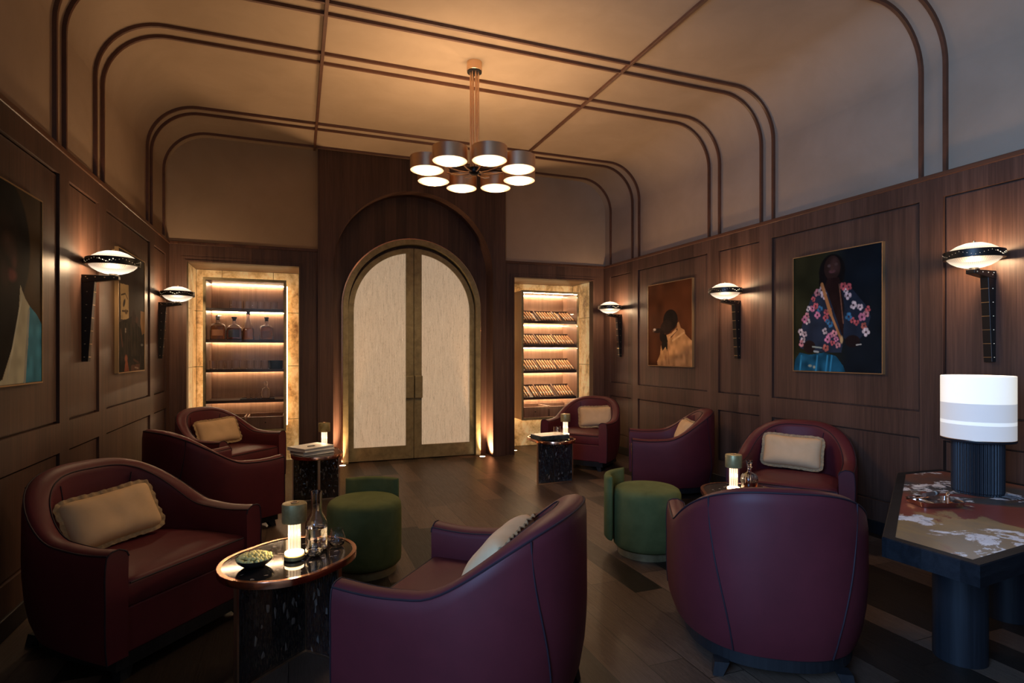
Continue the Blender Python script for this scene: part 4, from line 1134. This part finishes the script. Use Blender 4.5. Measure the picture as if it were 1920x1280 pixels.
# ------------------------------------------------------------------ cabinets
def cabinet(name, label, cx, shelves, humidor):
    t = thing(name, label, 'cabinet', (cx, 0, 0))
    hw, y0, y1, z0, z1 = .430, 7.235, 7.705, .435, 2.19
    c = MB(); th = .022
    c.box(-hw, -hw+th, y0, y1, z0, z1); c.box(hw-th, hw, y0, y1, z0, z1); c.box(-hw+th, hw-th, y0, y1, z1-th, z1); c.box(-hw+th, hw-th, y0, y1, z0, z0+th); c.box(-hw+th, hw-th, y1-.015, y1, z0+th, z1-th)
    c.build('carcass', M['cab_wood'], t)
    f = MB(); b = .024
    f.box(-hw-.004, -hw+b, y0-.016, y0, z0-.004, z1+.004); f.box(hw-b, hw+.004, y0-.016, y0, z0-.004, z1+.004); f.box(-hw+b, hw-b, y0-.016, y0, z1-b, z1+.004); f.box(-hw+b, hw-b, y0-.016, y0, z0-.004, z0+b)
    f.build('front_frame', M['bronze'], t, bevel=.002)
    m_ = MB().box(-hw+b, hw-b, y0-.010, y0-.006, z0+b, z1-b).build('glass_front', M['thin_glass'], t)
    for zs in shelves:
        s = MB(); s.box(-hw+th, hw-th, y0+.03, y1-.016, zs-.012, zs); s.box(-hw+th, hw-th, y0+.022, y0+.034, zs-.03, zs+.004)
        sh = s.build('shelf', M['cab_dark'], t)
    for zs in [z1-th]+[q-.012 for q in shelves]:
        MB().box(-hw+th+.01, hw-th-.01, y1-.045, y1-.033, zs-.008, zs-.001).build('led_strip', M['led_shelf'], t)
    # drawers
    for sg in (-1, 1):
        xa, xb = (sg*.012, sg*(hw-th-.004)); xa, xb = min(xa, xb), max(xa, xb)
        d_ = MB(); d_.box(xa, xb, y0+.05, y0+.068, z0+th+.002, .60); d_.box(xa, xb, y1-.09, y1-.08, z0+th+.002, .615)
        d_.box(xa, xa+.01, y0+.068, y1-.09, z0+th+.002, .605); d_.box(xb-.01, xb, y0+.068, y1-.09, z0+th+.002, .605); d_.box(xa, xb, y0+.068, y1-.09, z0+th+.002, z0+th+.012)
        dr = d_.build('drawer', M['cab_wood'], t, bevel=.002)
        MB().tube([((xa+xb)/2, y0+.05, .535), ((xa+xb)/2, y0+.032, .535)], .008, 12).build('knob', M['black_metal'], dr, smooth=True)
    return t
def thin_glass():
    m, nt, b = newmat('cabinet_glass'); N = NT(nt); out = nt.nodes['Material Output']
    tr_ = N.n('ShaderNodeBsdfTransparent'); gl = N.n('ShaderNodeBsdfGlossy'); gl.inputs['Roughness'].default_value = .01
    fr = N.n('ShaderNodeFresnel'); fr.inputs[0].default_value = 1.35; mx = N.n('ShaderNodeMixShader')
    N.l(fr.outputs[0], mx.inputs[0]); N.l(tr_.outputs[0], mx.inputs[1]); N.l(gl.outputs[0], mx.inputs[2]); N.l(mx.outputs[0], out.inputs[0])
    return m
M['thin_glass'] = thin_glass(); M['cab_dark'] = pbr('dark_shelf', (.05,.026,.017), .35)
SL = [.80, 1.154, 1.492, 1.85]; SRs = [.73, 1.095, 1.448, 1.775]
CLx, CRx = -.5555, 3.276
cabinet('display_cabinet', 'glass-fronted lit cabinet holding bottles and glasses in the left recess', CLx, SL, False)
cabinet('humidor_cabinet', 'glass-fronted lit humidor cabinet holding cigars in the right recess', CRx, [], True)
# LED halo behind the cabinets and lights in the recesses
for cx_, lab in ((CLx, 'bottle cabinet'), (CRx, 'humidor cabinet')):
    s = MB(); s.box(cx_-.405, cx_-.393, 7.707, 7.716, .5, 2.12); s.box(cx_+.393, cx_+.405, 7.707, 7.716, .5, 2.12); s.box(cx_-.40, cx_+.40, 7.707, 7.716, 2.12, 2.132); s.box(cx_-.40, cx_+.40, 7.707, 7.716, .488, .5)
    for sg in (-1, 1):
        s.box(cx_+sg*.436-.006 if sg > 0 else cx_-.442, cx_+.442 if sg > 0 else cx_-.430, 7.66, 7.675, .45, 2.17)
    s.box(cx_-.42, cx_+.42, 7.66, 7.675, 2.194, 2.202); s.box(cx_-.42, cx_+.42, 7.66, 7.675, .422, .43)
    tag(s.build('light_strip', M['led']), 'warm light strip edging the back of the ' + lab, 'light strip')
# humidor trays with cigars
hum = [o for o in COL.objects if o.name == 'humidor_cabinet'][0]
MB().box(-.40, .40, 7.240, 7.252, 2.1605, 2.1675).build('led_strip', M['led_shelf'], hum)
names = ['lowest', 'second lowest', 'second highest', 'top']
cigp = None
for q, zs in enumerate(SRs):
    ya, yb, rise = 7.262, 7.53, .145
    s = MB(); hw = .405
    s.add([(-hw, ya, zs-.004), (hw, ya, zs-.004), (hw, yb, zs-.004+rise), (-hw, yb, zs-.004+rise), (-hw, ya, zs-.014), (hw, ya, zs-.014), (hw, yb, zs-.014+rise), (-hw, yb, zs-.014+rise)], [(0,1,2,3),(7,6,5,4),(0,4,5,1),(2,6,7,3),(1,5,6,2),(3,7,4,0)])
    s.box(-hw, hw, ya-.012, ya, zs-.028, zs+.008); s.box(-hw, hw, yb, yb+.006, zs+rise-.02, zs+rise+.022)
    sh = s.build('cigar_shelf', M['cab_dark'], hum)
    dv = MB()
    for xx in (-.138, .138):
        dv.add([(xx-.004, ya, zs), (xx+.004, ya, zs), (xx+.004, yb, zs+rise), (xx-.004, yb, zs+rise), (xx-.004, ya, zs+.016), (xx+.004, ya, zs+.016), (xx+.004, yb, zs+rise+.024), (xx-.004, yb, zs+rise+.024)], [(0,1,5,4),(1,2,6,5),(2,3,7,6),(3,0,4,7),(4,5,6,7),(3,2,1,0)])
    dv.tube([(-hw, yb+.003, zs+rise+.022), (hw, yb+.003, zs+rise+.022)], .003, 6)
    dv.build('divider', M['cab_wood'], sh)
    MB().box(-.40, .40, 7.66, 7.672, zs-.04, zs-.032).build('led_strip', M['led_shelf'], hum)
    MB().box(-.40, .40, 7.266, 7.276, zs-.024, zs-.018).build('led_strip', M['led_shelf'], hum)
    ang = atan2(rise, yb-ya)
    for comp, (xa, cnt, nm) in enumerate(((-.39, 6, 'left'), (-.112, 6, 'middle'), (.160, 6, 'right'))):
        for k in range(cnt):
            if random.random() < .06: continue
            x = xa+.018+k*.0405; L = .22; ym = (ya+yb)/2-.005+.006*random.random()
            f = (ym-ya)/(yb-ya)
            lab = 'cigar in the %s compartment of the %s humidor shelf' % (nm, names[q]); grp = 'cigars, %s compartment, %s shelf' % (nm, names[q])
            if cigp is None:
                cigp = make_cigar(.245, .0118); o = cigp
            else: o = dup(cigp, (0,0,0))
            o.location = (CRx+x, ym, zs+rise*f+.0105); o.rotation_euler = (0, ang, -pi/2) ; o['label'] = lab; o['group'] = grp

# bottles, glasses on the left cabinet shelves
YG = 7.42
def bottle(name, label, x, zs, prof, lprof, mat, stop, lab_h=None, sq=1.0):
    t = thing(name, label, 'bottle', (CLx+x, YG-.06, zs), 0, None)
    o = MB().lathe(prof, n=36, caps=False).build('glass', M['clear'], t, smooth=True, auto=60); o.scale = (1, sq, 1)
    o = MB().lathe(lprof, n=36, caps=False).build('spirit', mat, t, smooth=True, auto=60); o.scale = (1, sq, 1)
    MB().lathe(stop, n=20).build('stopper', M['cork'], t, smooth=True, auto=50)
    if lab_h:
        r, z0, z1, m_ = lab_h; rows = []
        for z in (z0, z1): rows.append([(r*sin(a), -r*cos(a)*sq-.001, z) for a in [R(-42+84*i/12) for i in range(13)]])
        MB().strip(rows).build('paper_label', m_, t, smooth=True)
    return t
P1 = [(0,0),(.075,0),(.083,.008),(.084,.09),(.084,.15),(.076,.175),(.050,.190),(.022,.197),(.020,.205),(.020,.235),(.017,.235),(.017,.205),(.02,.194),(.048,.186),(.072,.172),(.080,.148),(.080,.01),(0,.008)]
bottle('bottle', 'squarish bottle of amber spirit with clear stopper, leftmost on the bottle shelf', -.30, 1.492, P1, [(0,.0085),(.0795,.011),(.0795,.145),(.07,.165),(0,.167)], M['amber'], [(0,.232),(.014,.232),(.022,.240),(.022,.275),(.015,.285),(0,.287)], (.0848,.05,.12,M['label_paper']), .6)
P2 = [(0,0),(.070,0),(.082,.012),(.088,.06),(.086,.11),(.074,.145),(.052,.170),(.022,.182),(.018,.19),(.018,.235),(.015,.235),(.015,.19),(.019,.179),(.05,.166),(.07,.142),(.082,.11),(.084,.06),(.078,.014),(0,.01)]
bottle('bottle', 'round-shouldered bottle of dark spirit with black label and stopper', -.13, 1.492, P2, [(0,.0105),(.0775,.015),(.0835,.06),(.0815,.11),(.07,.14),(0,.142)], M['amber_dark'], [(0,.222),(.014,.222),(.018,.24),(.030,.258),(.030,.268),(0,.270)], (.0885,.03,.12,M['ink']), .65)
P3 = [(0,0),(.058,0),(.066,.006),(.062,.05),(.060,.07),(.064,.09),(.060,.13),(.044,.17),(.030,.22),(.020,.26),(.018,.30),(.018,.31),(.015,.31),(.015,.29),(.017,.258),(.027,.218),(.041,.168),(.056,.128),(.060,.09),(.056,.07),(.058,.05),(.062,.01),(0,.008)]
bottle('bottle', 'tall tapering bottle of amber spirit with black capsule', .018, 1.492, P3, [(0,.0085),(.0615,.0105),(.0575,.05),(.0555,.07),(.0595,.09),(.0555,.127),(.05,.14),(0,.142)], M['amber'], [(0,.30),(.021,.30),(.021,.35),(.018,.352),(0,.353)], None, .75)
P4 = [(0,0),(.070,0),(.077,.006),(.077,.13),(.074,.15),(.056,.172),(.022,.180),(.017,.187),(.017,.235),(.014,.235),(.014,.186),(.02,.177),(.054,.168),(.07,.148),(.073,.128),(.073,.01),(0,.008)]
bottle('bottle', 'square-shouldered bottle of amber spirit, rightmost on the bottle shelf', .215, 1.492, P4, [(0,.0085),(.0725,.0105),(.0725,.128),(.069,.145),(.05,.160),(0,.162)], M['amber'], [(0,.225),(.020,.225),(.020,.258),(.026,.262),(.026,.272),(0,.273)], (.0777,.03,.11,M['label_paper']), .65)
gp = [(0,0),(.032,0),(.034,.004),(.036,.05),(.037,.098),(.0345,.098),(.0335,.05),(.031,.014),(0,.012)]
gproto = None
def glass(x, y, zs, lab, grp, sc=1.):
    global gproto
    if gproto is None:
        gproto = thing('tumbler', lab, 'glass', (0,0,0), 0, grp)
        MB().lathe(gp, n=24, caps=False).build('glass', M['clear'], gproto, smooth=True, auto=60); o = gproto
    else: o = dup(gproto, (0,0,0), 0, lab, grp)
    o.location = (x, y, zs); o.scale = (sc, sc, sc)
for k in range(7): glass(CLx-.145+k*.074, 7.36+.04*(k % 2), 1.85, 'plain tumbler in the row on the top shelf of the bottle cabinet', 'tumblers on the top shelf')
for k in range(8): glass(CLx-.35+k*.078, 7.36+.035*(k % 2), 1.154, 'plain tumbler in the row below the bottles', 'tumblers below the bottles', 1.05)
for k in range(3): glass(CLx+.02+k*.055, 7.37, .806, 'small glass on the dark tray beside the clear decanter', 'small glasses on the dark tray', .62)
gb = thing('ice_bucket', 'wide dark glass vessel at the right end of the shelf below the bottles', 'bucket', (CLx+.315, 7.42, 1.154))
MB().lathe([(0,0),(.07,0),(.078,.01),(.082,.10),(.078,.10),(.074,.014),(0,.012)], n=32, caps=False).build('vessel', M['bowl'], gb, smooth=True, auto=60)
ty = thing('tray', 'flat dark tray under the clear decanter in the bottle cabinet', 'tray', (CLx+.12, 7.40, .80))
MB().box(-.185, .185, -.10, .10, 0, .006).build('base', M['ink'], ty); 
s = MB(); s.box(-.185, .185, -.10, -.094, .006, .014); s.box(-.185, .185, .094, .10, .006, .014); s.box(-.185, -.179, -.094, .094, .006, .014); s.box(.179, .185, -.094, .094, .006, .014); s.build('rim', M['ink'], ty)
d2 = glassware('decanter', 'clear square decanter with round stopper on the dark tray', 'decanter', (CLx+.205, 7.39, .806), [(0,0),(.045,0),(.05,.005),(.05,.10),(.044,.115),(.02,.125),(.016,.13),(.02,.15),(.017,.15),(.013,.13),(.017,.122),(.04,.111),(.046,.098),(.046,.01),(0,.009)])
MB().lathe([(0,.14),(.012,.145),(.012,.155),(.024,.175),(.022,.19),(.012,.20),(0,.201)], n=24).build('stopper', M['clear'], d2, smooth=True, auto=60)

# ------------------------------------------------------------------ light, world, camera
wd = bpy.data.worlds.new('world'); S.world = wd; wd.use_nodes = True
bg = wd.node_tree.nodes['Background']; bg.inputs[0].default_value = (.30, .48, .75, 1); bg.inputs[1].default_value = .25
al = bpy.data.lights.new('window_daylight', 'AREA'); al.shape = 'RECTANGLE'; al.size = WY1-WY0; al.size_y = WZ1-WZ0; al.energy = 520; al.color = (.27, .52, 1.)
ao = bpy.data.objects.new('window_daylight', al); COL.objects.link(ao); ao.location = (XL-.2, (WY0+WY1)/2, (WZ0+WZ1)/2); ao.rotation_euler = (R(90), 0, R(-90))

cam = bpy.data.cameras.new('camera'); co = bpy.data.objects.new('camera', cam); COL.objects.link(co); S.camera = co
fpx = 1075.; yaw = math.atan(402.5/fpx)
cam.sensor_width = 36; cam.lens = 36*fpx/1920; cam.shift_y = 20.5/1920; cam.clip_start = .05
co.location = (0, 0, 1.35); co.rotation_euler = (pi/2, 0, -yaw)

S.view_settings.view_transform = 'Standard'; S.view_settings.look = 'None'; S.view_settings.exposure = 0.; S.view_settings.gamma = 1.
S.view_settings.use_curve_mapping = False
S.cycles.use_denoising = True
try: S.cycles.denoiser = 'OPENIMAGEDENOISE'
except Exception: pass
S.cycles.max_bounces = 10; S.cycles.transmission_bounces = 10; S.cycles.transparent_max_bounces = 12; S.cycles.diffuse_bounces = 4; S.cycles.glossy_bounces = 4
S.cycles.sample_clamp_indirect = 4.; S.cycles.blur_glossy = .5; S.cycles.caustics_reflective = False; S.cycles.caustics_refractive = False
